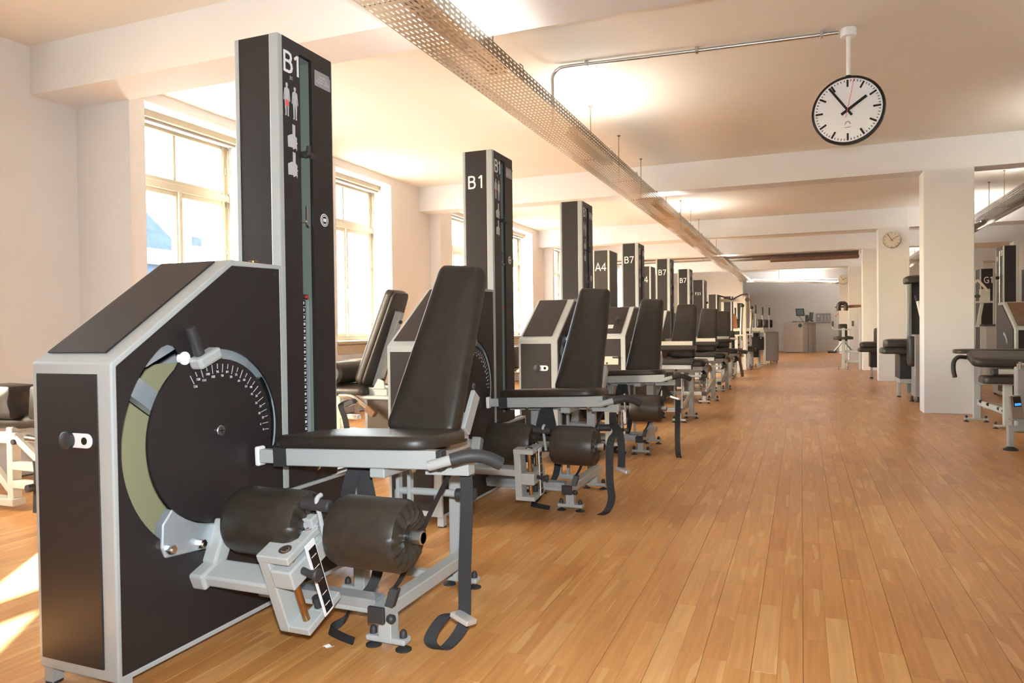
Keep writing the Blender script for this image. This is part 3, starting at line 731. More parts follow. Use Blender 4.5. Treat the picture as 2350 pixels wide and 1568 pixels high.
    if strap == 0:
        part('hip_strap', 'strap_web', root, ribbon([(-1.075, 2.20, .588), (-1.045, 2.18, .56), (-1.038, 2.165, .45), (-1.045, 2.16, .25), (-1.045, 2.155, .115), (-1.05, 2.14, .062), (-1.09, 2.09, .010), (-1.13, 2.07, .040), (-1.105, 2.12, .100), (-1.06, 2.15, .105)], W))
        bk_ = (-1.035, 2.125, .105)
    elif strap == 1:
        part('hip_strap', 'strap_web', root, ribbon([(-1.06, 2.20, .56), (-1.05, 2.16, .50), (-1.02, 2.11, .46), (-1.045, 2.07, .40), (-1.045, 2.05, .20), (-1.035, 2.05, .09), (-1.06, 2.04, .02), (-1.085, 2.0, .006)], W),
             ribbon([(-1.06, 2.20, .50), (-1.02, 2.17, .46), (-1.0, 2.15, .38), (-1.0, 2.15, .25)], W))
        bk_ = (-.985, 2.12, .24)
    else:
        part('hip_strap', 'strap_web', root, ribbon([(-1.12, 2.2, .57), (-1.06, 2.16, .50), (-1.02, 2.13, .475), (-.985, 2.12, .455), (-.982, 2.10, .36), (-.982, 2.08, .16), (-.975, 2.06, .03), (-.955, 1.99, .005)], W))
        bk_ = (-1.0, 2.10, .475)
    bu = part('buckle', 'buckle_metal', root, obox(bk_, (1, -.25, -.25), (.25, 1, -.15), (.2, .1, 1), .038, .027, .009), bev=.005, seg=2)
    part('thin_strap', 'strap_web', root, ribbon([(-1.12, 2.22, .57), (-1.18, 2.14, .40), (-1.22, 2.06, .25), (-1.245, 2.02, .20)], (.004, .010, 0)))
    part('strap_ratchet', 'rubber', root, obox((-1.238, 2.02, .185), (.25, .2, 1), (1, .2, -.2), (0, 1, 0), .030, .014, .012), tube([(-1.25, 2.02, .165), (-1.262, 2.01, .14), (-1.245, 2.0, .115)], .006, 8), bev=.003)
    part('ratchet_knob', 'rubber', root, lathe((-1.245, 2.01, .118), (1, -.3, 0), [(0, .014), (.014, .015), (.022, .008)], 14), smooth=True)
    part('inner_strap', 'strap_web', root, ribbon([(-1.47, 2.16, .575), (-1.49, 2.15, .50), (-1.505, 2.16, .42), (-1.48, 2.18, .38), (-1.45, 2.18, .44), (-1.445, 2.17, .575)], (.022, .01, 0)),
         ribbon([(-1.44, 2.17, .575), (-1.42, 2.18, .46), (-1.40, 2.20, .30), (-1.42, 2.20, .16), (-1.46, 2.12, .09)], (.018, .008, 0)))
    part('floor_strap', 'strap_web', root, ribbon([(-1.46, 2.12, .10), (-1.50, 2.12, .035), (-1.53, 2.08, .012), (-1.47, 2.05, .008), (-1.40, 2.03, .006)], (.004, .004, .018)))
    SHIFT = Vector((0, 0, 0))
    return root
leg_extension(0, 0, 'nearest black and grey leg extension machine marked B1, buckle strap hanging to the floor', arm=21, strap=0, front_sign=None)
leg_extension(.035, 1.93, 'second leg extension machine, large white B1 on the near face of its tower', arm=6, strap=1)
leg_extension(.035, 3.90, 'third leg extension machine, belt with silver buckle standing up beside its roller', arm=6, strap=2, front_sign=None)

def P(px, py, Y):
    """world point seen at photo position (px, py) at depth Y"""
    d = rt*(px-1175) - up*(py-784) + fw*FPX
    return Vector((0, 0, EYE)) + d*(Y/d.y)

# ------------------------------------------------------------------ B7 machines: clamp bar over the thighs, wavy seat
def b7_machine(dx, dy, label, n):
    global SHIFT
    S = Vector((dx, dy, 0)); SHIFT = S
    root = thing('leg_curl_machine', label, 'exercise machine', Vector((-1.5, 2.1, 0))+S, 'seated leg curl machines marked B7')
    SHIFT = S + Vector((0, .26, 0))
    bd = cabinet(root, disc=False, lock=False)
    tower(root, 2.06, 'B7', front_sign='B7', detail=1, fs=.105)
    part('slope_sticker', 'print_grey', bd, obox((-2.02, 1.60, 1.072), (1, 0, 0), (0, .82, .575), (0, -.575, .82), .05, .035, .002))
    part('hatch_plate', 'cream_paint', bd, prism(rrect(-1.97, .70, .09, .045, .012, 3), 'y', 1.455, 1.466), bev=.002)
    part('hatch_catch', 'rubber', bd, box(-1.945, 1.44, .725, -1.87, 1.457, .742), cyl((-2.01, 1.457, .67), (-2.01, 1.448, .67), .012), bev=.003)
    SHIFT = S
    part('side_dial', 'rubber', bd, cyl((-1.94, 1.94, 1.15), (-1.94, 1.92, 1.17), .022))
    ub = part('under_frame', 'grey_paint', root, box(-1.31, 2.0, .115, -1.255, 2.72, .16), box(-1.80, 2.03, .115, -1.30, 2.085, .15), box(-1.235, 2.46, .03, -1.18, 2.515, .60), box(-1.262, 2.09, .15, -1.247, 2.105, .51), box(-1.40, 2.40, .12, -1.38, 2.43, .60), box(-1.60, 2.40, .03, -1.55, 2.45, .60),
         box(-1.75, 2.30, .54, -1.0, 2.36, .60), bev=.004)
    part('brace', 'cream_paint', ub, beam((-1.28, 2.2, .14), (-1.205, 2.47, .30), .02, .05), bev=.003)
    part('end_cap', 'rubber', ub, box(-1.312, 1.99, .112, -1.252, 2.004, .163), bev=.003)
    part('brace_plate', 'steel_blue', ub, box(-1.80, 2.025, .150, -1.31, 2.085, .162))
    part('leg', 'grey_paint', ub, box(-1.307, 2.03, .03, -1.257, 2.08, .118), bev=.003)
    foot(ub, -1.282, 2.055); foot(ub, -1.21, 2.49); foot(ub, -1.575, 2.425)
    part('peg_bar', 'grey_paint', root, tube([(-1.25, 2.12, .40), (-1.25, 2.12, .50), (-1.235, 2.12, .51), (-1.02, 2.12, .515)], .013, 10, 3), smooth=True)
    part('peg_grip', 'rubber', root, cyl((-1.05, 2.11, .515), (-.985, 2.12, .518), .022), bev=.005, smooth=True)
    st = part('seat_rail', 'grey_paint', root, box(-1.77, 1.955, .595, -1.135, 1.995, .645), bev=.003)
    part('end_cap', 'rubber', st, box(-1.136, 1.953, .593, -1.125, 1.997, .647), bev=.003)
    wav = [(-1.76, .647), (-1.12, .647), (-1.108, .67), (-1.112, .712), (-1.14, .722), (-1.22, .718), (-1.32, .702), (-1.42, .700), (-1.52, .712), (-1.62, .716), (-1.76, .704)]
    part('wavy_pad', 'leather', root, prism(wav, 'y', 1.935, 2.02), bev=.008, seg=2, smooth=True)
    part('under_knob', 'rubber', st, lathe((-1.30, 1.97, .597), (0, 0, -1), [(0, .008), (.01, .014), (.02, .012), (.024, .005)], 12), smooth=True)
    o = Vector((-1.33, 2.06, .62))
    part('seat_pad', 'leather', root, cushion(rrect(0, .20, .33, .20, .06, 5), .075, .03, o, (1, 0, 0), (0, 1, 0), (0, 0, 1), .006), smooth=True)
    part('seat_base', 'grey_paint', root, box(-1.64, 2.07, .575, -1.03, 2.44, .622), bev=.004)
    cl = part('clamp_bar', 'cream_paint', root, box(-1.80, 1.95, .857, -1.118, 1.995, .903), bev=.003)
    part('bar_cap', 'rubber', cl, box(-1.119, 1.948, .855, -1.108, 1.997, .905), bev=.003)
    part('clamp_knob', 'rubber', cl, *[lathe((x, 1.972, .902), (0, 0, 1), [(0, .006), (.006, .012), (.016, .012), (.02, .006)], 12) for x in ((-1.45, -1.235) if n == 0 else (-1.28,))], smooth=True)
    part('clamp_pad', 'leather', root, cushion([(-.33, -.06), (.33, -.06), (.345, 0), (.33, .06), (-.33, .06)], .056, .022, (-1.42, 1.985, .855), (1, 0, 0), (0, 1, 0), (0, 0, -1), .004), smooth=True)
    b0 = Vector((-1.305, 2.42, .70)); b1 = Vector((-1.275, 2.68, 1.325)); ax = (b1-b0).normalized(); hl = (b1-b0).length/2
    nn = Vector((1, 0, 0)).cross(ax).normalized(); nn = -nn if nn.y > 0 else nn; rx = ax.cross(nn).normalized()
    part('backrest_pad', 'leather', root, cushion(rrect(0, hl, .150, hl, .042, 6, taper=.034), .065, .03, b0-nn*.03, rx, ax, nn, .008), smooth=True)
    part('backrest_frame', 'grey_paint', root, obox(b0+ax*.33-nn*.055, ax, rx, nn, .29, .03, .026), box(-1.36, 2.44, .60, -1.24, 2.60, .72), bev=.004)
    hd = part('seat_handle', 'sign_white', root, tube([(-1.12, 2.16, .60), (-1.07, 2.14, .632), (-.99, 2.13, .635)], .018, 10), smooth=True)
    part('handle_grip', 'brown_lacquer', hd, tube([(-1.0, 2.13, .636), (-.965, 2.14, .62), (-.955, 2.16, .575)], .019, 10), smooth=True)
    part('hip_strap', 'strap_web', root, ribbon([(-1.06, 2.2, .585), (-1.02, 2.17, .54), (-1.03, 2.13, .50), (-1.06, 2.12, .47)], (.021, .004, 0)))
    SHIFT = Vector((0, 0, 0))
    return root
b7_machine(.02, 6.05, 'nearest machine marked B7, pale clamp bar with two black knobs', 0)
b7_machine(.03, 8.20, 'second machine marked B7, one knob on its clamp bar, partly behind the nearest B7', 1)
b7_machine(.03, 10.2, 'third and farthest machine marked B7, its tower in front of another slim column', 2)

def plain_tower(name, x0, x1, y0, y1, H, label, sign=None, side='right', z0=.3, trim='grey_paint', group=None, slotted=False, fs=.09, seat=True, gx=0):
    t_ = thing(name, label, 'exercise machine', ((x0+x1)/2, (y0+y1)/2, 0), group)
    w_ = .032; 
    tw = part('weight_tower', trim, t_, box(x0, y0, z0, x0+w_*.6, y0+w_, H), box(x1-w_, y0, z0, x1, y0+w_, H), box(x0, y1-w_, z0, x0+w_*.7, y1, H), box(x1-w_, y1-w_, z0, x1, y1, H), box(x0+.01, y0+.02, H-.03, x1-.01, y1-.02, H-.008), bev=.006)
    part('front_panel', 'dark_laminate', tw, box(x0+w_*.6-.002, y0+.004, z0, x1-w_+.002, y0+.02, H-.002))
    part('side_panel', 'dark_laminate', tw, box(x1-.016, y0+w_-.004, z0, x1-.004, y1-w_*.4, H-.002)); part('side_panel', 'dark_laminate', tw, box(x0+.004, y0+w_-.004, z0, x0+.016, y1-w_*.5, H-.002))
    part('rear_panel', 'dark_laminate', tw, box(x0+.02, y1-.02, z0, x1-.02, y1-.004, H-.002))
    if slotted:
        xs = x0 if side == 'left' else x1; sg = -1 if side == 'left' else 1
        part('slot', 'slot_green', tw, box(min(xs, xs+sg*.003), y0+.17, z0+.1, max(xs, xs+sg*.003), y0+.25, H-.06))
        part('guide_rod', 'chrome', tw, cyl((xs+sg*.004, y0+.19, z0+.1), (xs+sg*.004, y0+.19, H-.06), .005, n=8))
        part('selector_knob', 'rubber', tw, cyl((xs, y0+.21, H-.45), (xs+sg*.05, y0+.21, H-.45), .022))
        part('notice', 'sticker_grey', tw, box(min(xs, xs+sg*.003), y0+.28, H-.20, max(xs, xs+sg*.003), y0+.37, H-.13))
        if slotted is not True:
            code('machine_code', slotted, .08, (xs+sg*.004, y0+(.12 if sg < 0 else .05), H-.14), (0, sg, 0), (0, 0, 1), tw, 'sign_white', 'LEFT')
    if sign: code('front_code', sign, fs, ((x0+x1)/2-w_*.2+gx, y0+.003, H-.30), (1, 0, 0), (0, 0, 1), tw)
    part('base', trim, t_, box(x0-.02, y0-.05, .02, x1+.02, y1+.05, z0), bev=.008)
    for x in (x0, x1):
        for y in (y0-.02, y1+.02): part('levelling_pad', 'rubber', t_, cyl((x, y, 0), (x, y, .022), .022, n=12))
    return t_
a = plain_tower('hip_machine', -2.845, -2.60, 10.35, 10.85, 2.2, 'dark weight tower marked A4 with pale cream corner posts, nearer one', 'A4', trim='cream_paint', group='towers marked A4', fs=.115)
part('sloped_housing', 'dark_laminate', a, prism([(9.6, .06), (10.3, .06), (10.3, 1.25), (10.1, 1.25), (9.6, .92)], 'x', -2.86, -2.60), bev=.006)
a = plain_tower('hip_machine', -2.84, -2.585, 13.4, 13.85, 2.2, 'farther dark tower marked A4, half hidden behind the nearest B7 tower', 'A4', trim='cream_paint', group='towers marked A4', fs=.115)
a = plain_tower('torso_machine', -2.02, -1.79, 14.75, 15.2, 2.0, 'slim dark tower marked F3.1 near the middle of the row', 'F3.1', fs=.052, slotted=True)
part('seat_pad', 'leather', a, cushion(rrect(0, 0, .2, .2, .05, 4), .07, .03, (-1.45, 14.9, .52), (1, 0, 0), (0, 1, 0), (0, 0, 1)), smooth=True)
part('seat_post', 'grey_paint', a, box(-1.49, 14.86, .03, -1.42, 14.94, .52), box(-1.8, 14.87, .15, -1.45, 14.93, .21), bev=.004)
part('foot_plate', 'grey_paint', a, box(-1.6, 14.8, 0, -1.3, 15.0, .03))

# ------------------------------------------------------------------ far seats of the left row
def far_seat(x, y, label, back_h, kind, top=.66):
    r = thing('seated_machine', label, 'exercise machine', (x, y, 0))
    part('under_frame', 'grey_paint', r, box(x-.03, y, .06, x+.03, y+.62, .11), box(x-.03, y+.05, .03, x+.03, y+.10, .45), box(x-.03, y+.5, .03, x+.03, y+.56, .45), box(x-.4, y+.28, .10, x, y+.33, .15), box(x-.42, y+.2, .03, x-.36, y+.45, top), bev=.004)
    for yy in (y+.075, y+.53): foot(r, x, yy, .08)
    part('seat_pad', 'leather', r, cushion(rrect(0, 0, .22, .20, .05, 4), .08, .03, (x-.05, y+.3, .45), (1, 0, 0), (0, 1, 0), (0, 0, 1)), smooth=True)
    part('backrest_pad', 'leather', r, cushion(rrect(0, back_h/2, .14, back_h/2, .04, 4, taper=.01), .06, .025, (x-.08, y+.50, .56), (1, 0, 0), (0, .2, .98), (0, -.98, .2)), smooth=True)
    part('back_post', 'grey_paint', r, beam((x-.08, y+.54, .4), (x-.08, y+.66, .56+back_h*.8), .05, .05), bev=.003)
    if kind == 'tee':
        t_ = part('tee_bar', 'cream_paint', r, box(x-.02, y-.03, .42, x+.04, y+.02, .80), cyl((x-.12, y, .815), (x+.15, y, .82), .022), bev=.003)
        part('shin_pad', 'leather', r, cyl((x-.25, y+.04, .70), (x-.02, y+.04, .70), .07), bev=.02, smooth=True)
        part('foot_frame', 'cream_paint', r, box(x+.10, y+.1, .03, x+.13, y+.14, .40), box(x-.12, y+.1, .03, x-.09, y+.14, .40), box(x-.12, y+.1, .20, x+.13, y+.14, .23), bev=.003)
        part('slanted_arm', 'brown_lacquer', r, beam((x+.17, y+.1, .45), (x+.24, y+.12, .04), .05, .05))
        part('saddle_grip', 'cream_paint', r, cushion(rrect(0, 0, .10, .08, .04, 4), .05, .02, (x+.16, y+.2, .44), (1, 0, 0), (0, 1, 0), (0, 0, 1)), smooth=True)
    if kind == 'lever':
        part('lever', 'grey_paint', r, beam((x+.04, y+.1, .62), (x+.08, y+.05, 1.50), .045, .045), bev=.004)
        part('lever_block', 'grey_paint', r, box(x-.08, y+.05, .58, x+.09, y+.15, .76), bev=.005)
        part('lever_knob', 'rubber', r, lathe((x+.08, y+.05, 1.49), (0, 0, 1), [(0, .03), (.02, .05), (.06, .045), (.08, .02)], 12), smooth=True)
        part('pivot_cap', 'rubber', r, cyl((x+.0, y+.05, .66), (x+.0, y+.035, .66), .022))
        part('tee_bar', 'cream_paint', r, cyl((x-.2, y+.02, .86), (x+.1, y+.02, .87), .02), box(x-.06, y, .45, x-.01, y+.04, .86))
    return r
far_seat(-1.36, 15.3, 'seat with cream T shaped bar just beyond the farthest B7 machine', .42, 'tee')
far_seat(-1.30, 16.7, 'far seat with tall upright lever and dark ball grip, nearer of two', .40, 'lever')
far_seat(-1.22, 18.6, 'far seat with tall upright lever and dark ball grip, second of two', .38, 'lever')
# long cream bench frame with head pads and black-gripped uprights
r = thing('bench_row_machine', 'long cream framed machine with black gripped uprights and dark head pads near the end wall', 'exercise machine', (-1.3, 20.2, 0))
part('top_rail', 'cream_paint', r, box(-2.0, 19.9, .94, -.93, 19.98, 1.03), box(-1.0, 19.9, .90, -.90, 22.3, .98), bev=.006)
for i, x in enumerate((-1.62, -1.50, -1.38)): part('head_pad', 'leather', r, cushion(rrect(0, .12, .09, .12, .03, 4), .07, .025, (-2.02+i*.22, 20.1, 1.03), (1, 0, 0), (0, 0, 1), (0, -1, 0)), smooth=True)
for i, (x, y) in enumerate(((-1.02, 20.05), (-.93, 21.2), (-.85, 22.2))): part('shoulder_pad', 'leather', r, cushion(rrect(0, .11, .075, .11, .03, 4), .09, .025, (x, y, 1.03), (1, 0, 0), (0, 0, 1), (0, -1, 0)), smooth=True)
for i, (x, y, zt) in enumerate(((-1.63, 20.0, 1.56), (-1.47, 20.0, 1.50), (-1.21, 20.0, 1.46), (-1.12, 20.0, 1.62), (-.98, 20.6, 1.58), (-.86, 22.0, 1.60))):
    u_ = part('upright', 'grey_paint', r, box(x-.018, y-.018, .95, x+.018, y+.018, zt-.02), bev=.004)
    part('upright_grip', 'rubber', u_, tube([(x, y-.005, zt-.22), (x+.004, y-.01, zt-.05), (x-.004, y-.02, zt)], .024, 10), smooth=True)
part('weight_housing', 'desk_grey', r, box(-1.0, 21.9, .08, -.62, 22.4, .90), bev=.01)
part('dark_housing', 'dark_laminate', r, box(-1.7, 20.0, .25, -1.05, 20.4, .90), bev=.01)
part('side_plate', 'dark_laminate', r, prism(rrect(-1.14, .62, .24, .17, .02, 3), 'y', 19.78, 19.82))
for x in (-1.32, -1.2, -.98): part('plate_bolt', 'chrome', r, cyl((x, 19.78, .76), (x, 19.765, .76), .015, n=10))
part('saddle', 'leather', r, cushion(rrect(0, 0, .2, .13, .06, 4), .10, .04, (-1.35, 19.7, .42), (1, 0, 0), (0, 1, 0), (0, 0, 1)), smooth=True)
for x, y in ((-1.40, 19.7), (-1.2, 19.9), (-1.05, 20.3), (-.95, 21.2), (-.75, 22.3)):
    part('leg', 'grey_paint', r, box(x-.03, y-.03, .03, x+.03, y+.03, .92 if y > 19.8 else .45), bev=.004)
    foot(r, x, y, .10)
# pulldown frame with bent bar
r = thing('pulldown_machine', 'pulldown frame with a wavy black bar on top near the end wall', 'exercise machine', (-1.75, 18.3, 0))
part('frame', 'cream_paint', r, box(-1.86, 18.0, .03, -1.80, 18.06, 1.80), box(-1.30, 18.0, .03, -1.22, 18.08, 1.78), box(-1.86, 18.0, 1.66, -1.22, 18.07, 1.73), box(-1.86, 18.0, .03, -1.22, 18.07, .09), bev=.005)
part('curved_bar', 'rubber', r, tube([(-1.84, 17.95, 1.81), (-1.70, 17.95, 1.77), (-1.54, 17.95, 1.715), (-1.40, 17.95, 1.78), (-1.28, 17.95, 1.825), (-1.18, 17.95, 1.83)], .018, 8), smooth=True)
part('rope', 'brass', r, tube([(-1.14, 17.96, 1.82), (-1.13, 17.96, 1.5), (-1.10, 17.96, 1.3), (-1.12, 17.96, 1.0)], .008, 6))
part('pulley', 'rubber', r, cyl((-1.19, 17.94, 1.70), (-1.19, 17.99, 1.70), .05))
part('towel', 'tan_cloth', r, prism([(-1.54, 1.02), (-1.40, 1.02), (-1.43, 1.30), (-1.50, 1.38), (-1.54, 1.36)], 'y', 17.93, 17.955), bev=.008)
plain_tower('column_machine', -2.05, -1.84, 17.6, 18.0, 1.83, 'left of three short dark columns around the pulldown frame')
plain_tower('column_machine', -1.83, -1.62, 18.9, 19.3, 1.83, 'middle of three short dark columns around the pulldown frame')
plain_tower('column_machine', -1.66, -1.46, 20.9, 21.3, 1.72, 'right of three short dark columns around the pulldown frame')

# ------------------------------------------------------------------ machines near the windows
r = thing('side_chair_machine', 'machine with tilted backrest seen from its side, between the first two B1 towers', 'exercise machine', (-2.9, 4.6, 0))
sx = Vector((.225, 0, .60)).normalized(); sn = Vector((-.94, 0, .34)).normalized(); sn = (sn - sx*sn.dot(sx)).normalized()
o = Vector((-2.985, 4.62, .655))
part('backrest_pad', 'leather', r, cushion(rrect(0, .365, .16, .365, .045, 6, taper=.05), .07, .03, o, (0, 1, 0), sx, sn, .01), smooth=True)
part('pad_board', 'leather', r, cushion(rrect(0, .365, .155, .36, .045, 6, taper=.05), .02, .006, o, (0, 1, 0), sx, -sn, .001), smooth=True)
bf = part('backrest_frame', 'grey_paint', r, obox(o+sx*.25-sn*.045, sx, (0, 1, 0), sn, .34, .03, .025), bev=.004)
for k in (.52, .40, .06): part('frame_screw', 'rubber', bf, cyl(o+sx*k-sn*.07, o+sx*k-sn*.085, .013, n=10))
part('bracket', 'grey_paint', r, box(-2.95, 4.5, .58, -2.78, 4.72, .64), prism([(-2.90, .63), (-2.79, .63), (-2.80, .69), (-2.85, .71)], 'y', 4.49, 4.50), box(-2.98, 4.45, .56, -2.55, 4.8, .585), bev=.004)
part('seat_pad', 'leather', r, cushion(rrect(0, 0, .17, .20, .05, 5), .065, .03, (-3.10, 4.62, .585), (1, 0, 0), (0, 1, 0), (0, 0, 1)), smooth=True)
part('thigh_roller', 'leather', r, cyl((-3.19, 4.40, .745), (-3.19, 4.75, .745), .085), bev=.02, smooth=True)
hd = part('handle', 'chrome', r, tube([(-3.13, 4.42, .585), (-3.05, 4.42, .585), (-2.99, 4.42, .565), (-2.90, 4.42, .505)], .016, 10), smooth=True)
part('handle_socket', 'brown_lacquer', r, beam((-2.90, 4.42, .505), (-2.83, 4.42, .455), .05, .05), bev=.004)
part('housing', 'grey_paint', r, box(-2.975, 4.5, .06, -2.55, 4.53, .57), box(-2.975, 4.53, .06, -2.55, 5.0, .56), bev=.006)
part('housing_panel', 'sticker_brown', r, box(-2.945, 4.494, .09, -2.57, 4.502, .55))
part('seat_frame', 'cream_paint', r, box(-3.22, 4.45, .30, -3.0, 4.5, .34), box(-3.22, 4.45, .41, -3.0, 4.5, .44), box(-3.20, 4.45, .03, -3.15, 4.5, .58), box(-3.05, 4.70, .03, -3.0, 4.75, .58), bev=.004)
part('hip_strap', 'strap_web', r, ribbon([(-3.02, 4.40, .56), (-3.09, 4.39, .53), (-3.10, 4.39, .50), (-3.06, 4.38, .42), (-3.04, 4.38, .31), (-3.035, 4.38, .2)], (.018, .01, 0)))
part('strap_ratchet', 'rubber', r, obox((-3.03, 4.40, .535), (1, 0, .4), (0, 1, 0), (-.4, 0, 1), .045, .02, .02), bev=.006)
for x, y in ((-3.175, 4.475), (-3.025, 4.725)): foot(r, x, y, .07)
for x in (-2.95, -2.58): part('levelling_pad', 'rubber', r, cyl((x, 4.55, 0), (x, 4.55, .06), .025))

r = thing('saddle_machine', 'cream framed machine with two black side pads cut by the left edge', 'exercise machine', (-4.3, 2.95, 0))
fr_ = part('frame', 'cream_paint', r, box(-4.43, 2.88, .03, -4.375, 2.935, .50), box(-4.43, 2.88, .245, -3.6, 2.93, .295), box(-4.43, 2.88, .135, -3.6, 2.93, .185), box(-4.6, 2.88, .40, -4.35, 2.93, .47), beam((-4.36, 2.90, .44), (-4.05, 2.90, .24), .04, .04), beam((-4.62, 2.90, .30), (-4.42, 2.90, .12), .04, .04), box(-4.9, 2.86, .03, -4.35, 2.94, .075), box(-3.66, 2.88, .03, -3.6, 2.94, .3), bev=.004)
part('frame_bolt', 'rubber', fr_, cyl((-4.36, 2.93, .415), (-4.36, 2.87, .415), .016))
part('side_knob', 'rubber', fr_, cyl((-4.15, 2.88, .165), (-4.15, 2.81, .165), .022), smooth=True)
for x0_ in (-4.60, -4.18):
    prof = [(x0_, .56), (x0_+.27, .555), (x0_+.265, .60), (x0_+.245, .65), (x0_+.265, .71), (x0_+.26, .75), (x0_+.02, .757)]
    part('side_pad', 'leather', r, prism(prof, 'y', 2.84, 3.02), bev=.015, seg=2, smooth=True)
part('saddle', 'leather', r, tube([(-4.62, 2.93, .52), (-4.40, 2.93, .525), (-4.05, 2.93, .56), (-3.9, 2.93, .57)], [.035, .04, .055, .06], 14), smooth=True)
part('foot_roller', 'chrome', r, cyl((-4.24, 2.88, .445), (-4.0, 2.88, .43), .02), smooth=True)
part('strap', 'strap_web', r, ribbon([(-4.13, 2.85, .32), (-4.12, 2.85, .25), (-4.13, 2.85, .10), (-4.12, 2.84, .02)], (.02, .004, 0)))

r = thing('low_chair_machine', 'small dark chair of a window side machine glimpsed left of the third B1 machine', 'exercise machine', (-3.45, 9.1, 0))
part('backrest_pad', 'leather', r, cushion(rrect(0, .15, .16, .15, .05, 5), .06, .025, (-3.60, 9.1, .52), (0, 1, 0), (-.15, 0, 1), (1, 0, .15)), smooth=True)
part('seat_pad', 'leather', r, cushion(rrect(0, 0, .15, .17, .05, 5), .06, .025, (-3.48, 9.1, .45), (1, 0, 0), (0, 1, 0), (0, 0, 1)), smooth=True)
part('handle', 'chrome', r, tube([(-3.50, 8.9, .50), (-3.42, 8.9, .54), (-3.36, 8.9, .58)], .02, 8), smooth=True)
part('frame', 'cream_paint', r, box(-3.52, 9.05, .03, -3.46, 9.11, .45), box(-3.5, 9.0, .38, -3.2, 9.15, .42), box(-3.6, 9.0, 0, -3.3, 9.2, .03), box(-3.38, 9.02, .03, -3.2, 9.1, .38), bev=.004)

# ------------------------------------------------------------------ machines on the right of the aisle
r = thing('lying_leg_curl_bench', 'low bench with brown pads and grey legs right of the nearest pillar', 'exercise machine', (2.0, 8.9, 0))
part('front_pad', 'leather', r, cushion(rrect(0, 0, .62, .20, .09, 6), .09, .04, (2.23, 8.72, .645), (1, 0, -.02), (0, .97, .22), (0, -.22, .97), .01), smooth=True)
part('low_pad', 'leather', r, cushion(rrect(0, 0, .60, .14, .06, 6), .075, .03, (2.28, 8.56, .455), (1, 0, 0), (0, 1, 0), (0, 0, 1), .006), smooth=True)
part('arm_pad', 'leather', r, cushion(rrect(0, 0, .40, .13, .10, 6), .045, .02, (1.95, 9.20, .735), (1, 0, 0), (0, 1, 0), (0, 0, 1), .004), smooth=True)
part('arm_board', 'brown_lacquer', r, box(1.75, 9.06, .726, 2.6, 9.34, .735))
part('curved_handle', 'rubber', r, tube([(1.63, 8.95, .70), (1.55, 8.9, .705), (1.50, 8.85, .66), (1.485, 8.8, .58), (1.50, 8.8, .495)], .022, 10), smooth=True)
uf = part('under_frame', 'grey_paint', r, box(1.87, 8.50, .03, 1.945, 8.56, .50), box(1.715, 9.05, .03, 1.785, 9.11, .64), box(1.80, 8.42, .555, 2.9, 8.48, .602), box(2.84, 8.42, .3, 2.9, 8.6, .602), box(1.78, 9.04, .40, 2.9, 9.10, .45), box(1.78, 8.9, .16, 2.9, 8.96, .21), beam((1.75, 9.02, .22), (1.90, 8.58, .17), .03, .06), box(2.8, 8.5, 0, 2.9, 9.1, .65), bev=.005)
part('rail_cap', 'rubber', uf, box(1.755, 8.415, .545, 1.81, 8.485, .61), bev=.01)
for p in ((1.76, 8.98, .235), (1.80, 8.86, .215), (1.86, 8.70, .19), (1.885, 8.62, .175)): part('link_knob', 'rubber', uf, lathe(p, (0, -1, 0), [(0, .012), (.03, .016), (.045, .018), (.05, .01)], 12), smooth=True)
part('dark_plate', 'dark_laminate', uf, box(2.05, 9.0, .24, 2.9, 9.03, .40), bev=.01)
part('foot_board', 'steel_blue', uf, box(1.95, 8.95, .10, 2.6, 9.3, .13), bev=.004)
foot(uf, 1.905, 8.53, .115); foot(uf, 1.745, 9.08, .11)
r = thing('console_machine', 'grey machine upright with a small lit display cut by the right edge', 'exercise machine', (1.72, 7.15, 0))
fr_ = part('frame', 'grey_paint', r, box(1.665, 7.15, .14, 1.80, 7.25, .69), box(1.585, 7.08, .03, 1.635, 7.13, .205), box(1.585, 7.08, .155, 1.95, 7.14, .205), box(1.9, 7.08, .0, 1.95, 7.14, .2), bev=.008)
part('foot_pad', 'rubber', fr_, lathe((1.61, 7.105, 0), (0, 0, 1), [(0, .055), (.01, .055), (.03, .02), (.034, .012)], 20), smooth=True)
cs = part('console', 'steel', r, obox((1.655, 7.12, .36), (1, .1, .12), (.1, -1, 0), (-.12, 0, 1), .042, .012, .10), box(1.60, 7.06, .252, 1.68, 7.14, .258), bev=.006)
part('display_bezel', 'black_gloss', cs, obox((1.657, 7.107, .405), (1, .1, .12), (.1, -1, 0), (-.12, 0, 1), .028, .003, .042), bev=.002)
part('display', 'screen_lit', cs, obox((1.661, 7.103, .383), (1, .1, .12), (.1, -1, 0), (-.12, 0, 1), .022, .002, .010))
part('clamp', 'chrome', r, cyl((1.665, 7.14, .70), (1.72, 7.14, .71), .018), cyl((1.68, 7.12, .68), (1.68, 7.12, .735), .014), smooth=True)
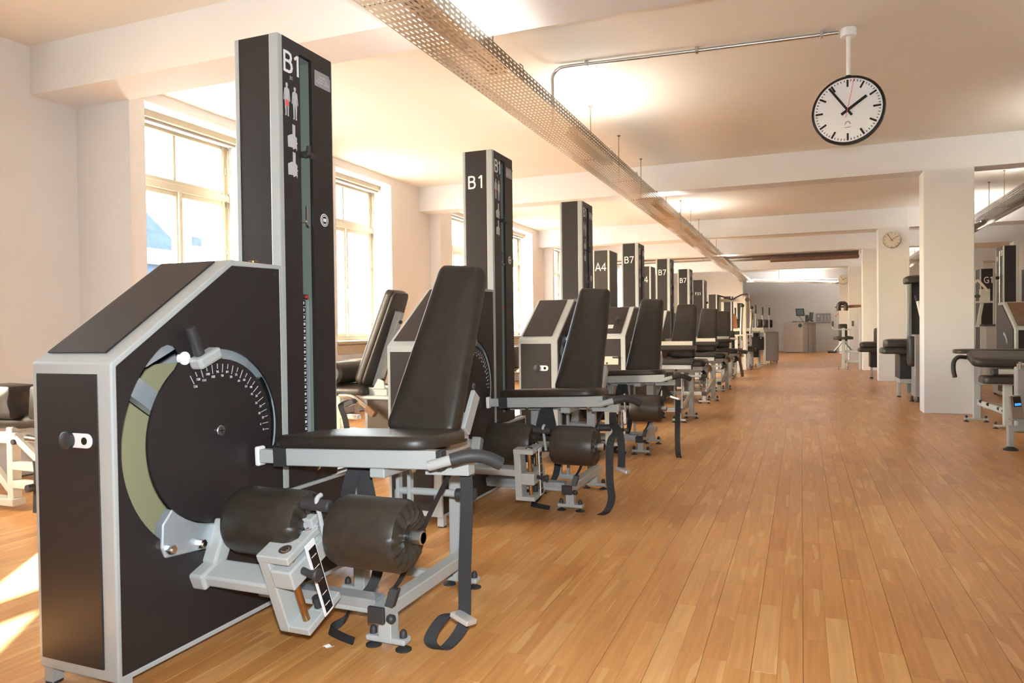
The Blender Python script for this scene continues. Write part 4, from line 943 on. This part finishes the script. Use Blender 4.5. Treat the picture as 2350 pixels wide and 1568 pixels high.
# tower with cabinet beyond the bench
t_ = plain_tower('right_row_machine', 2.70, 2.885, 12.3, 12.75, 2.18, 'dark tower with sloped cabinet right of the nearest pillar, letter B on its aisle side', None, 'left', slotted='B1')
part('cabinet', 'grey_paint', t_, prism([(11.35, .06), (12.25, .06), (12.25, 1.36), (11.95, 1.36), (11.35, 1.0)], 'x', 2.62, 3.0), bev=.012)
part('cabinet_side', 'dark_laminate', t_, prism([(11.40, .1), (12.2, .1), (12.2, 1.32), (11.97, 1.32), (11.40, .98)], 'x', 2.612, 2.622))
part('sloped_panel', 'brown_lacquer', t_, prism([(11.39, 1.018), (11.93, 1.342), (11.925, 1.35), (11.385, 1.026)], 'x', 2.66, 2.98))
part('front_panel', 'dark_laminate', t_, box(2.66, 11.342, .1, 2.98, 11.352, .97))
part('range_slot', 'steel_blue', t_, prism(slot(11.9, .68, .22, .26, 100, 150, 10), 'x', 2.606, 2.613))
t_ = plain_tower('lever_machine', 3.44, 3.69, 17.5, 18.0, 2.2, 'dark tower marked G1 with long lever arm in front', 'G1', fs=.13, gx=.02)
part('lever_arm', 'grey_paint', t_, beam((3.02, 15.6, 1.0), (3.12, 15.6, 1.62), .07, .05), box(3.05, 15.5, 1.45, 3.20, 15.62, 1.70), box(2.98, 15.52, 1.44, 3.26, 15.60, 1.48), bev=.005)
part('weight_block', 'desk_grey', t_, box(3.13, 15.5, .05, 3.36, 15.9, 1.02), bev=.01)
part('block_cap', 'rubber', t_, box(3.10, 15.48, 1.02, 3.40, 15.92, 1.05), bev=.005)
part('padded_bar', 'rubber', t_, cyl((2.2, 15.55, 1.56), (3.10, 15.55, 1.57), .025), smooth=True)
part('bent_handle', 'cream_paint', t_, tube([(3.16, 15.5, 1.66), (3.06, 15.5, 1.80), (3.0, 15.5, 1.86), (2.95, 15.5, 1.80)], .022, 8), smooth=True)
plain_tower('column_machine', 3.62, 3.86, 20.1, 20.5, 2.2, 'dark tower whose digit 1 shows just right of the nearest pillar', 'G1', fs=.13)
plain_tower('column_machine', 3.98, 4.22, 16.4, 16.8, 2.1, 'dark tower marked H2 cut by the right edge', 'H2', fs=.13)
# machine between first and second pillars
r = thing('seat_press_machine', 'dark padded seat and grey upright between the two nearest pillars', 'exercise machine', (1.4, 11.6, 0))
part('seat_block', 'leather', r, cushion(rrect(0, 0, .22, .20, .05, 5), .11, .03, (1.33, 11.75, .735), (1, 0, 0), (0, 1, 0), (0, 0, 1)), smooth=True)
part('seat_pad', 'leather', r, cushion(rrect(0, 0, .26, .24, .07, 5), .085, .035, (1.32, 11.72, .645), (1, 0, 0), (0, 1, 0), (0, 0, 1)), smooth=True)
part('side_pad', 'leather', r, cushion(rrect(0, .21, .13, .21, .04, 5), .07, .03, (1.442, 11.36, .48), (0, 1, 0), (0, 0, 1), (-1, 0, 0)), smooth=True)
part('upright', 'desk_grey', r, box(1.435, 11.2, .06, 1.64, 11.55, .92), bev=.01)
part('seat_housing', 'dark_laminate', r, box(1.30, 11.62, .28, 1.48, 12.2, .63), bev=.006)
part('housing_frame', 'grey_paint', r, box(1.295, 11.60, .22, 1.49, 12.22, .285), box(1.30, 11.9, .02, 1.345, 11.95, .28), box(1.44, 11.3, .02, 1.475, 11.34, .5), bev=.004)
part('tower', 'dark_laminate', r, box(1.50, 12.1, .05, 1.85, 12.5, 1.66), bev=.006)
part('tower_post', 'grey_paint', r, box(1.435, 12.02, .05, 1.47, 12.08, 1.64), box(1.482, 12.05, .05, 1.505, 12.12, 1.66), bev=.006)
part('top_pad', 'leather', r, cushion(rrect(0, 0, .19, .16, .05, 5), .11, .045, (1.60, 12.1, 1.66), (1, 0, 0), (0, 1, 0), (0, 0, 1)), smooth=True)
hd = part('lever', 'sign_white', r, tube([(1.52, 11.6, 1.40), (1.545, 11.6, 1.28), (1.57, 11.6, 1.15)], .022, 8), smooth=True)
part('lever_grip', 'rubber', hd, cyl((1.505, 11.6, 1.47), (1.525, 11.6, 1.39), .030), bev=.006, smooth=True)
for x, y in ((1.405, 11.25), (1.47, 11.17), (1.32, 11.92), (1.72, 11.2), (1.70, 12.3)): part('levelling_pad', 'rubber', r, lathe((x, y, 0), (0, 0, 1), [(0, .03), (.01, .03), (.02, .015), (.06, .015), (.075, .008)], 12), smooth=True)
r = thing('small_seat_machine', 'dark bench seat poking out behind the second pillar', 'exercise machine', (1.25, 16.1, 0))
part('seat_pad', 'leather', r, cushion(rrect(0, 0, .22, .22, .06, 5), .085, .035, (1.27, 16.0, .53), (1, 0, 0), (0, 1, 0), (0, 0, 1)), smooth=True)
part('seat_block', 'leather', r, cushion(rrect(0, 0, .18, .2, .04, 5), .10, .035, (1.27, 16.05, .62), (1, 0, 0), (0, 1, 0), (0, 0, 1)), smooth=True)
part('backrest_pad', 'leather', r, cushion(rrect(0, .18, .15, .18, .03, 5), .07, .025, (1.42, 16.05, .64), (0, 1, 0), (0, 0, 1), (-1, 0, 0)), smooth=True)
part('housing', 'dark_laminate', r, box(1.27, 15.95, .22, 1.6, 16.4, .53), bev=.006)
part('leg', 'grey_paint', r, box(1.27, 15.96, .02, 1.31, 16.0, .23), bev=.004); part('leg', 'grey_paint', r, box(1.55, 15.96, 0, 1.59, 16.0, .23), bev=.004)
part('levelling_pad', 'rubber', r, cyl((1.29, 15.98, 0), (1.29, 15.98, .025), .03))
# neck machine at the far pillars
r = thing('neck_machine', 'slim grey post machine with a horseshoe head pad before the far pillars', 'exercise machine', (.95, 19.3, 0))
ps = part('post', 'grey_paint', r, box(.905, 19.2, .03, .975, 19.27, 1.0), box(.93, 19.25, .40, 1.335, 19.31, .46), box(.93, 19.25, .16, 1.335, 19.31, .23), box(1.28, 19.25, 0, 1.335, 19.31, .5), bev=.005)
part('pull_bar', 'grey_paint', r, tube([(.70, 19.25, 1.05), (.72, 19.25, .99), (.80, 19.25, .965), (1.06, 19.25, .965), (1.13, 19.25, .99), (1.15, 19.25, 1.05)], .018, 8), smooth=True)
for x in (.70, 1.15): part('bar_grip', 'rubber', r, cyl((x, 19.25, 1.04), (x, 19.25, 1.17), .024), smooth=True)
part('backrest_pad', 'leather', r, cushion(rrect(0, .21, .10, .21, .03, 4), .07, .02, (.935, 19.42, .68), (1, 0, 0), (0, 0, 1), (0, -1, 0)), smooth=True)
part('seat_pad', 'leather', r, cushion(rrect(0, 0, .22, .16, .10, 5), .075, .03, (.945, 19.35, .72), (1, 0, 0), (0, 1, 0), (0, 0, 1)), smooth=True)
part('brace', 'grey_paint', r, beam((.93, 19.3, .68), (.74, 19.5, .42), .03, .03), beam((.95, 19.3, .68), (1.16, 19.5, .42), .03, .03), beam((.60, 19.52, .42), (1.26, 19.52, .40), .04, .03), box(1.02, 19.5, 0, 1.05, 19.53, .95), bev=.003)
part('foot_grip', 'rubber', r, cyl((.60, 19.5, .41), (.80, 19.5, .415), .03), cyl((1.10, 19.5, .41), (1.30, 19.5, .42), .025), smooth=True)
part('head_pad', 'leather', r, tube([(.845, 19.2, 1.42), (.835, 19.2, 1.52), (.86, 19.2, 1.585), (.92, 19.2, 1.60), (.98, 19.2, 1.585), (1.0, 19.2, 1.52), (.995, 19.2, 1.42)], .05, 12), smooth=True)
part('head_bar', 'brown_lacquer', r, cyl((1.06, 19.26, 1.52), (1.33, 19.26, 1.525), .035), cyl((.76, 19.26, 1.51), (1.06, 19.26, 1.515), .018), smooth=True)
part('head_post', 'grey_paint', r, box(1.28, 19.24, .2, 1.33, 19.30, 1.56), bev=.004)
foot(r, .94, 19.23, .12)

# ------------------------------------------------------------------ reception corner
r = thing('reception_desk', 'pale reception desk with grey panelled curved side before the end wall', 'desk', (0, 31.4, 0))
part('front', 'desk_white', r, box(-.64, 31.0, .02, .06, 31.9, 1.21), bev=.01)
for k in range(4):
    a0 = k*.42; a1 = a0+.38
    part('side_panel', 'desk_grey', r, ([Vector((.06+.48*math.sin(a), 31.5-.48*math.cos(a), z)) for z in (.02, 1.20) for a in (a0, (a0+a1)/2, a1)] + [Vector((.06+.44*math.sin(a), 31.5-.44*math.cos(a), z)) for z in (.02, 1.20) for a in (a0, (a0+a1)/2, a1)],
       [(0, 1, 4, 3), (1, 2, 5, 4), (6, 9, 10, 7), (7, 10, 11, 8), (0, 3, 9, 6), (2, 8, 11, 5), (3, 4, 10, 9), (4, 5, 11, 10), (0, 6, 7, 1), (1, 7, 8, 2)]))
part('worktop', 'desk_grey', r, box(-.36, 31.0, 1.21, .52, 31.9, 1.235), bev=.006)
part('cable_hole', 'black_gloss', r, cyl((-.05, 30.998, 1.09), (-.05, 30.985, 1.09), .075, n=20))
r = thing('monitor', 'left monitor on a tilted arm on the reception desk', 'monitor', (-.03, 31.3, 1.235), 'monitors on the reception desk')
mo = part('screen_case', 'black_gloss', r, obox((-.05, 31.25, 1.62), (1, .25, 0), (-.1, .1, 1), (.25, -1, .1), .16, .15, .02), bev=.008); part('screen', 'screen_blue', mo, obox((-.055, 31.226, 1.62), (1, .25, 0), (-.1, .1, 1), (.25, -1, .1), .13, .125, .004))
part('stand', 'desk_white', r, beam((-.10, 31.3, 1.50), (.06, 31.3, 1.25), .03, .06), bev=.005); part('stand_base', 'black_gloss', r, box(-.12, 31.15, 1.235, .12, 31.42, 1.25), bev=.004)
r = thing('keyboard', 'dark keyboard at the left end of the reception desk', 'keyboard', (-.22, 31.2, 1.235))
part('key_tray', 'black_gloss', r, box(-.34, 31.05, 1.235, -.16, 31.35, 1.255), bev=.004); part('palm_rest', 'rubber', r, box(-.34, 31.0, 1.235, -.16, 31.06, 1.245), bev=.003)
r = thing('printer', 'black receipt printer between the monitors on the desk', 'printer', (.2, 31.6, 1.235))
part('case', 'black_gloss', r, prism([(31.45, 1.235), (31.75, 1.235), (31.75, 1.52), (31.6, 1.48), (31.45, 1.40)], 'x', .14, .27), bev=.012); part('paper_slot', 'screen_blue', r, box(.16, 31.6, 1.46, .25, 31.7, 1.50))
r = thing('monitor', 'right monitor seen edge on at the reception desk', 'monitor', (.37, 31.4, 1.235), 'monitors on the reception desk')
mo = part('screen_case', 'black_gloss', r, obox((.36, 31.4, 1.44), (.35, 1, 0), (.12, 0, 1), (-1, .35, .12), .18, .17, .02), bev=.006); part('screen', 'screen_blue', mo, obox((.338, 31.41, 1.44), (.35, 1, 0), (.12, 0, 1), (-1, .35, .12), .16, .15, .003))
part('stand', 'black_gloss', r, box(.33, 31.35, 1.235, .45, 31.5, 1.29), bev=.005)
r = thing('switch_panel', 'brown wall panel with rows of white switches right of the reception desk', 'switch panel', (.85, 32.98, 1.39))
part('plate', 'sticker_grey', r, box(.56, 32.96, 1.19, 1.14, 33.0, 1.59), bev=.006)
part('switch', 'sign_white', r, box(.63, 32.95, 1.43, .70, 32.962, 1.51))
for c_ in range(3):
    for q in range(3): part('switch', 'print_grey', r, box(.76+c_*.13, 32.95, 1.27+q*.085, .82+c_*.13, 32.962, 1.335+q*.085))
for i, (z0_, z1_) in enumerate(((1.64, 1.80), (1.44, 1.60))):
    r = thing('notice_sheet', ['upper paper notice on the end wall left of the far pillar', 'lower paper notice on the end wall left of the far pillar'][i], 'notice', (1.36, 32.99, z0_), 'paper notices by the far pillar')
    part('sheet', 'paper', r, box(1.26, 32.992, z0_, 1.46, 32.999, z1_)); part('picture', 'red_print' if i else 'print_grey', r, box(1.30, 32.989, z0_+.02, 1.36, 32.993, z0_+.06), box(1.38, 32.989, z0_+.09, 1.43, 32.993, z0_+.13))
structure(part('door_1', 'wall_paint', None, box(-1.975, 28.2, 0, -1.95, 29.1, 2.1), bev=.005))
r = thing('exit_sign', 'small green lit exit sign between the two nearest pillars', 'sign', (1.62, 14.6, 1.9))
part('housing', 'green_sign', r, box(1.765, 14.9, 1.87, 1.85, 14.93, 1.93), bev=.004); part('bracket', 'sign_white', r, box(1.80, 14.91, 1.93, 1.81, 14.92, ZC))
bpy.data.objects[r.name].location = (1.74, 14.9, 1.87)
for ch in r.children: ch.location = Vector((1.62, 14.6, 1.9)) - Vector((1.74, 14.9, 1.87))
r = thing('pale_screen', 'pale grey partition panel behind the seat press machine', 'panel', (2.1, 16.8, 0))
part('panel', 'wall_paint', r, box(1.95, 16.8, .05, 2.3, 16.84, 1.75), bev=.004); part('panel_foot', 'grey_paint', r, box(1.95, 16.7, 0, 2.0, 16.95, .05), box(2.25, 16.7, 0, 2.3, 16.95, .05))

# ------------------------------------------------------------------ clocks
def clock(name, label, loc, R, rotz, body, face, hands, depth, ring=.10, big=True, both=False):
    r = thing(name, label, 'clock', loc, None, rotz)
    def lp(nm, m, par, *pr, **k): return part(nm, m, par, *pr, wld=False, **k)
    cs_ = lp('case', body, r, lathe((0, depth, 0), (0, -1, 0), [(0, R*.90), (.01, R*.965), (depth*.5, R*.985), (depth-.008, R), (depth+.006, R*.985), (depth+.008, R*.925), (depth-.004, R*.915)], 48), smooth=True)
    lp('face', face, cs_, cyl((0, -.002, 0), (0, -.006, 0), R*.915, n=48))
    for i in range(60):
        a = 2*PI*i/60; u_ = (math.sin(a), 0, math.cos(a)); v_ = (math.cos(a), 0, -math.sin(a))
        big_ = i % 5 == 0
        if not big and not big_: continue
        ra, rb = (R*.67, R*.875) if big_ else (R*.82, R*.875)
        if not big: ra = R*.74
        hw = (R*.027 if big_ else R*.010) if big else R*.02
        m_ = (ra+rb)/2
        lp('hour_mark' if big_ else 'minute_mark', 'black_gloss', cs_, obox((u_[0]*m_, -.0065, u_[2]*m_), u_, (0, 1, 0), v_, (rb-ra)/2, .0006, hw))
    for nm, ang, l0, l1, wd, col, y in hands:
        a = math.radians(ang); u_ = Vector((math.sin(a), 0, math.cos(a))); v_ = Vector((math.cos(a), 0, -math.sin(a)))
        lp(nm, col, cs_, obox(u_*(l1-l0)/2*R + Vector((0, y, 0)), u_, (0, 1, 0), v_, (l1+l0)/2*R, .0008, wd*R))
    return r, cs_
ck, cs_ = clock('station_clock', 'large white station clock with black rim hanging from the ceiling', (.322, 5.86, 2.63), .252, math.radians(-12), 'black_gloss', 'clock_face',
    [('hour_hand', 57, .20, .60, .042, 'black_gloss', -.010), ('minute_hand', 325, .20, .86, .032, 'black_gloss', -.013), ('second_hand', 11.5, .22, .90, .008, 'red_print', -.016)], .075)
part('maker_mark', 'black_gloss', cs_, *[obox((.016*math.cos(a), -.0068, -.10+.016*math.sin(a)), (-math.sin(a), 0, math.cos(a)), (0, 1, 0), (math.cos(a), 0, math.sin(a)), .0035, .0005, .002) for a in [PI*(k-.5)/8*1.15-.2 for k in range(1, 9)]], obox((0, -.0068, -.125), (1, 0, 0), (0, 1, 0), (0, 0, 1), .022, .0005, .0015), wld=False)
part('stem', 'sign_white', ck, cyl((0, .035, .245), (0, .035, .58), .0145), smooth=True, wld=False)
part('stem_socket', 'black_gloss', ck, cyl((0, .035, .242), (0, .035, .262), .019), wld=False)
part('ceiling_cup', 'sign_white', ck, cyl((0, .035, .545), (0, .035, .607), .055, n=28), bev=.004, smooth=True, wld=False)
clock('wall_clock', 'round silver rimmed wall clock on the second pillar from the camera', (1.57, 15.17, 2.645), .155, 0, 'chrome', 'clock_face_cream',
    [('hour_hand', 56, .22, .82, .018, 'black_gloss', -.010), ('minute_hand', 325, .22, .80, .025, 'black_gloss', -.012), ('second_hand', 324, .2, .62, .010, 'red_print', -.014)], .03, big=False)
clock('wall_clock', 'small round wall clock on the far pillar, partly hidden', (1.49, 30.37, 2.82), .19, 0, 'chrome', 'clock_face_cream',
    [('hour_hand', 57, .2, .6, .03, 'black_gloss', -.010), ('minute_hand', 325, .2, .8, .025, 'black_gloss', -.012)], .03, big=False)
r = tag(part('conduit', 'steel', None, tube([(.262, 5.885, 3.215), (-.6, 5.83, 3.215), (-1.4, 5.77, 3.215), (-1.78, 5.74, 3.215), (-1.86, 5.735, 3.20), (-1.905, 5.73, 3.15), (-1.908, 5.73, 3.05), (-1.908, 5.73, 2.73)], .0135, 10, 5), smooth=True), 'galvanised conduit along the ceiling from the light tray to the station clock', 'pipe')
for x, y in ((.15, 5.88), (-.75, 5.82), (-1.62, 5.752)): part('pipe_clip', 'steel', r, box(x-.012, y-.022, 3.196, x+.012, y+.022, 3.24), bev=.003)

# ------------------------------------------------------------------ perforated light trays
def sheet(name, parent, pts, y0, y1, pitch, rowp, slot_l, slot_w, dirv=Vector((0, 1, 0)), orig=Vector((0, 0, 0)), sidev=Vector((1, 0, 0))):
    """folded sheet (profile pts: across, up) run along dirv, punched with oblong holes"""
    v = []; f = []
    def W(s, a, z): return orig + dirv*s + sidev*a + Vector((0, 0, z))
    for i in range(len(pts)-1):
        p, q_ = Vector(pts[i]), Vector(pts[i+1]); L = (q_-p).length; n = max(1, round(L/rowp)); e_ = (q_-p)/n
        hw = slot_w/2/(L/n)
        m_ = int((y1-y0)/pitch)
        for r_ in range(n):
            a0 = p+e_*r_
            for k in range(m_):
                s0 = y0+k*pitch; s1 = s0+pitch; sm = (s0+s1)/2; hl_ = slot_l/2; o = len(v)
                for s, t_ in ((s0, 0), (s1, 0), (s1, 1), (s0, 1)):
                    c = a0+e_*t_; v.append(W(s, c.x, c.y))
                for s, t_ in ((sm-hl_, .5-hw*.6), (sm-hl_*.62, .5-hw), (sm+hl_*.62, .5-hw), (sm+hl_, .5-hw*.6), (sm+hl_, .5+hw*.6), (sm+hl_*.62, .5+hw), (sm-hl_*.62, .5+hw), (sm-hl_, .5+hw*.6)):
                    c = a0+e_*t_; v.append(W(s, c.x, c.y))
                f += [(o, o+1, o+6, o+5), (o, o+5, o+4), (o+1, o+7, o+6), (o+1, o+2, o+8, o+7), (o+2, o+9, o+8), (o+2, o+3, o+10, o+9), (o+3, o+11, o+10), (o+3, o, o+4, o+11)]
    me = bpy.data.meshes.new(name); me.from_pydata(v, [], f); me.materials.append(MATS['galvanised'])
    return link(name, me, parent)
def light_tray(label, xc, z, y0, y1, rods, tubes, fine=13.0, wid=.355, hgt=.085):
    r = thing('light_tray', label, 'ceiling light', (xc, (y0+y1)/2, z)); o = -org(r)
    prof = [(-wid/2, hgt), (-wid/2, 0), (wid/2, 0), (wid/2, hgt)]
    ym = min(y1, fine)
    if ym > y0: sheet('perforated_sheet', r, prof, y0, ym, .064, .0285, .036, .0092, orig=o+Vector((xc, 0, z)))
    if y1 > ym: sheet('perforated_sheet', r, prof, ym, y1, .064, .0285, .036, .0092, orig=o+Vector((xc, 0, z)))
    for y in rods:
        rd = part('hanger_rod', 'galvanised', r, cyl((xc-.03, y, z+.02), (xc-.03, y, ZC), .0045, n=8)); part('rod_cup', 'galvanised', rd, cyl((xc-.03, y, ZC-.014), (xc-.03, y, ZC), .008, .022, n=10))
        part('edge_clip', 'galvanised', r, tube([(xc+wid/2-.004, y-.03, z+hgt-.01), (xc+wid/2-.004, y-.03, z+hgt+.018), (xc+wid/2-.004, y+.03, z+hgt+.018), (xc+wid/2-.004, y+.03, z+hgt-.01)], .004, 6, 1))
        part('cross_bracket', 'galvanised', r, box(xc-wid/2, y-.012, z+.012, xc+wid/2, y+.012, z+.018))
    for y in tubes:
        fx = part('tube_fitting', 'galvanised', r, box(xc+.01, y-.62, z+.012, xc+.12, y+.62, z+.045), box(xc+.04, y-.622, z+.012, xc+.115, y-.604, z+.082), box(xc+.04, y+.604, z+.012, xc+.115, y+.622, z+.082))
        part('tube_light', 'tube_light', fx, cyl((xc+.075, y-.59, z+.064), (xc+.075, y+.59, z+.064), .013, n=12))
    return r
light_tray('long perforated metal light tray above the left machine row', -1.888, 2.70, -3.6, 27.8, [-2.6, -.8, 1.2, 3.2, 4.5, 6.93, 8.11, 9.33, 11.2, 12.65, 13.86, 15.0, 16.8, 18.2, 19.9, 21.4, 23.1, 25.0, 27.0], [-2.6, .6, 3.75, 6.6, 10.4, 13.3, 16.4, 19.5, 22.6, 25.7])  # tubes nearest and behind the camera are unseen, added to brighten the left wall
light_tray('second perforated light tray hanging right of the pillars', 2.72, 2.70, -3.0, 30.0, [-1, 1.5, 4.6, 6.2, 8.4, 9.8, 11.1, 12.2, 13.1, 14.2, 15.4, 17, 19, 21, 23, 26], [-1.2, 1.6, 5.6, 8.6, 11.6, 14.6, 17.6, 20.6, 23.6, 26.6], fine=15)  # near stretch and its tubes are out of view, added to brighten the right side
r = thing('light_tray', 'short slanting light tray before the end wall', 'ceiling light', (-.2, 29.5, 2.7)); o = -org(r)
dv = Vector((3.3, 3.4, 0)).normalized(); sv = Vector((dv.y, -dv.x, 0))
sheet('perforated_sheet', r, [(-.18, .085), (-.18, 0), (.18, 0), (.18, .085)], 0, 4.6, .064, .0285, .036, .0092, dv, o+Vector((-1.75, 27.95, 2.70)), sv)
for k in (.7, 1.95, 3.2, 4.4):
    c_ = Vector((-1.75, 27.95, 2.70)) + dv*k
    part('tube_light', 'tube_light', r, cyl(c_-dv*.59+Vector((0, 0, .09)), c_+dv*.59+Vector((0, 0, .09)), .016, n=10))
    part('hanger_rod', 'galvanised', r, cyl(c_+dv*.7, c_+dv*.7+Vector((0, 0, .54)), .006, n=8))
r = thing('ceiling_duct', 'long silver duct with floor reflection painted brown, crossing below the ceiling at mid room', 'duct', (-1, 20.5, 2.8))
part('metal_run', 'galvanised', r, box(-5.40, 20.3, 2.94, 1.36, 20.5, 3.02), box(-5.40, 20.35, 2.86, -1.2, 20.4, 2.90), box(-2.2, 20.5, 2.84, 1.36, 20.62, 2.92), bev=.006)
part('reflection_strip', 'brown_lacquer', r, box(-1.9, 20.42, 2.86, 1.36, 20.7, 2.95), box(-.76, 20.2, 2.77, 1.36, 20.5, 2.85), bev=.006)  # brown colour stands in for the floor reflected in the metal
part('hanger_rod', 'galvanised', r, *[cyl((x, 20.4, 2.9), (x, 20.4, ZC), .008, n=8) for x in (-5, -2.5, 0)])
r = tag(part('paper_scrap', 'paper', None, ribbon([(-1.475, 1.98, .004), (-1.468, 1.975, .012), (-1.458, 1.978, .005), (-1.445, 1.975, .009)], (.004, .009, 0), .0006, 4)), 'tiny crumpled white paper scrap on the floor before the nearest machine', 'paper')
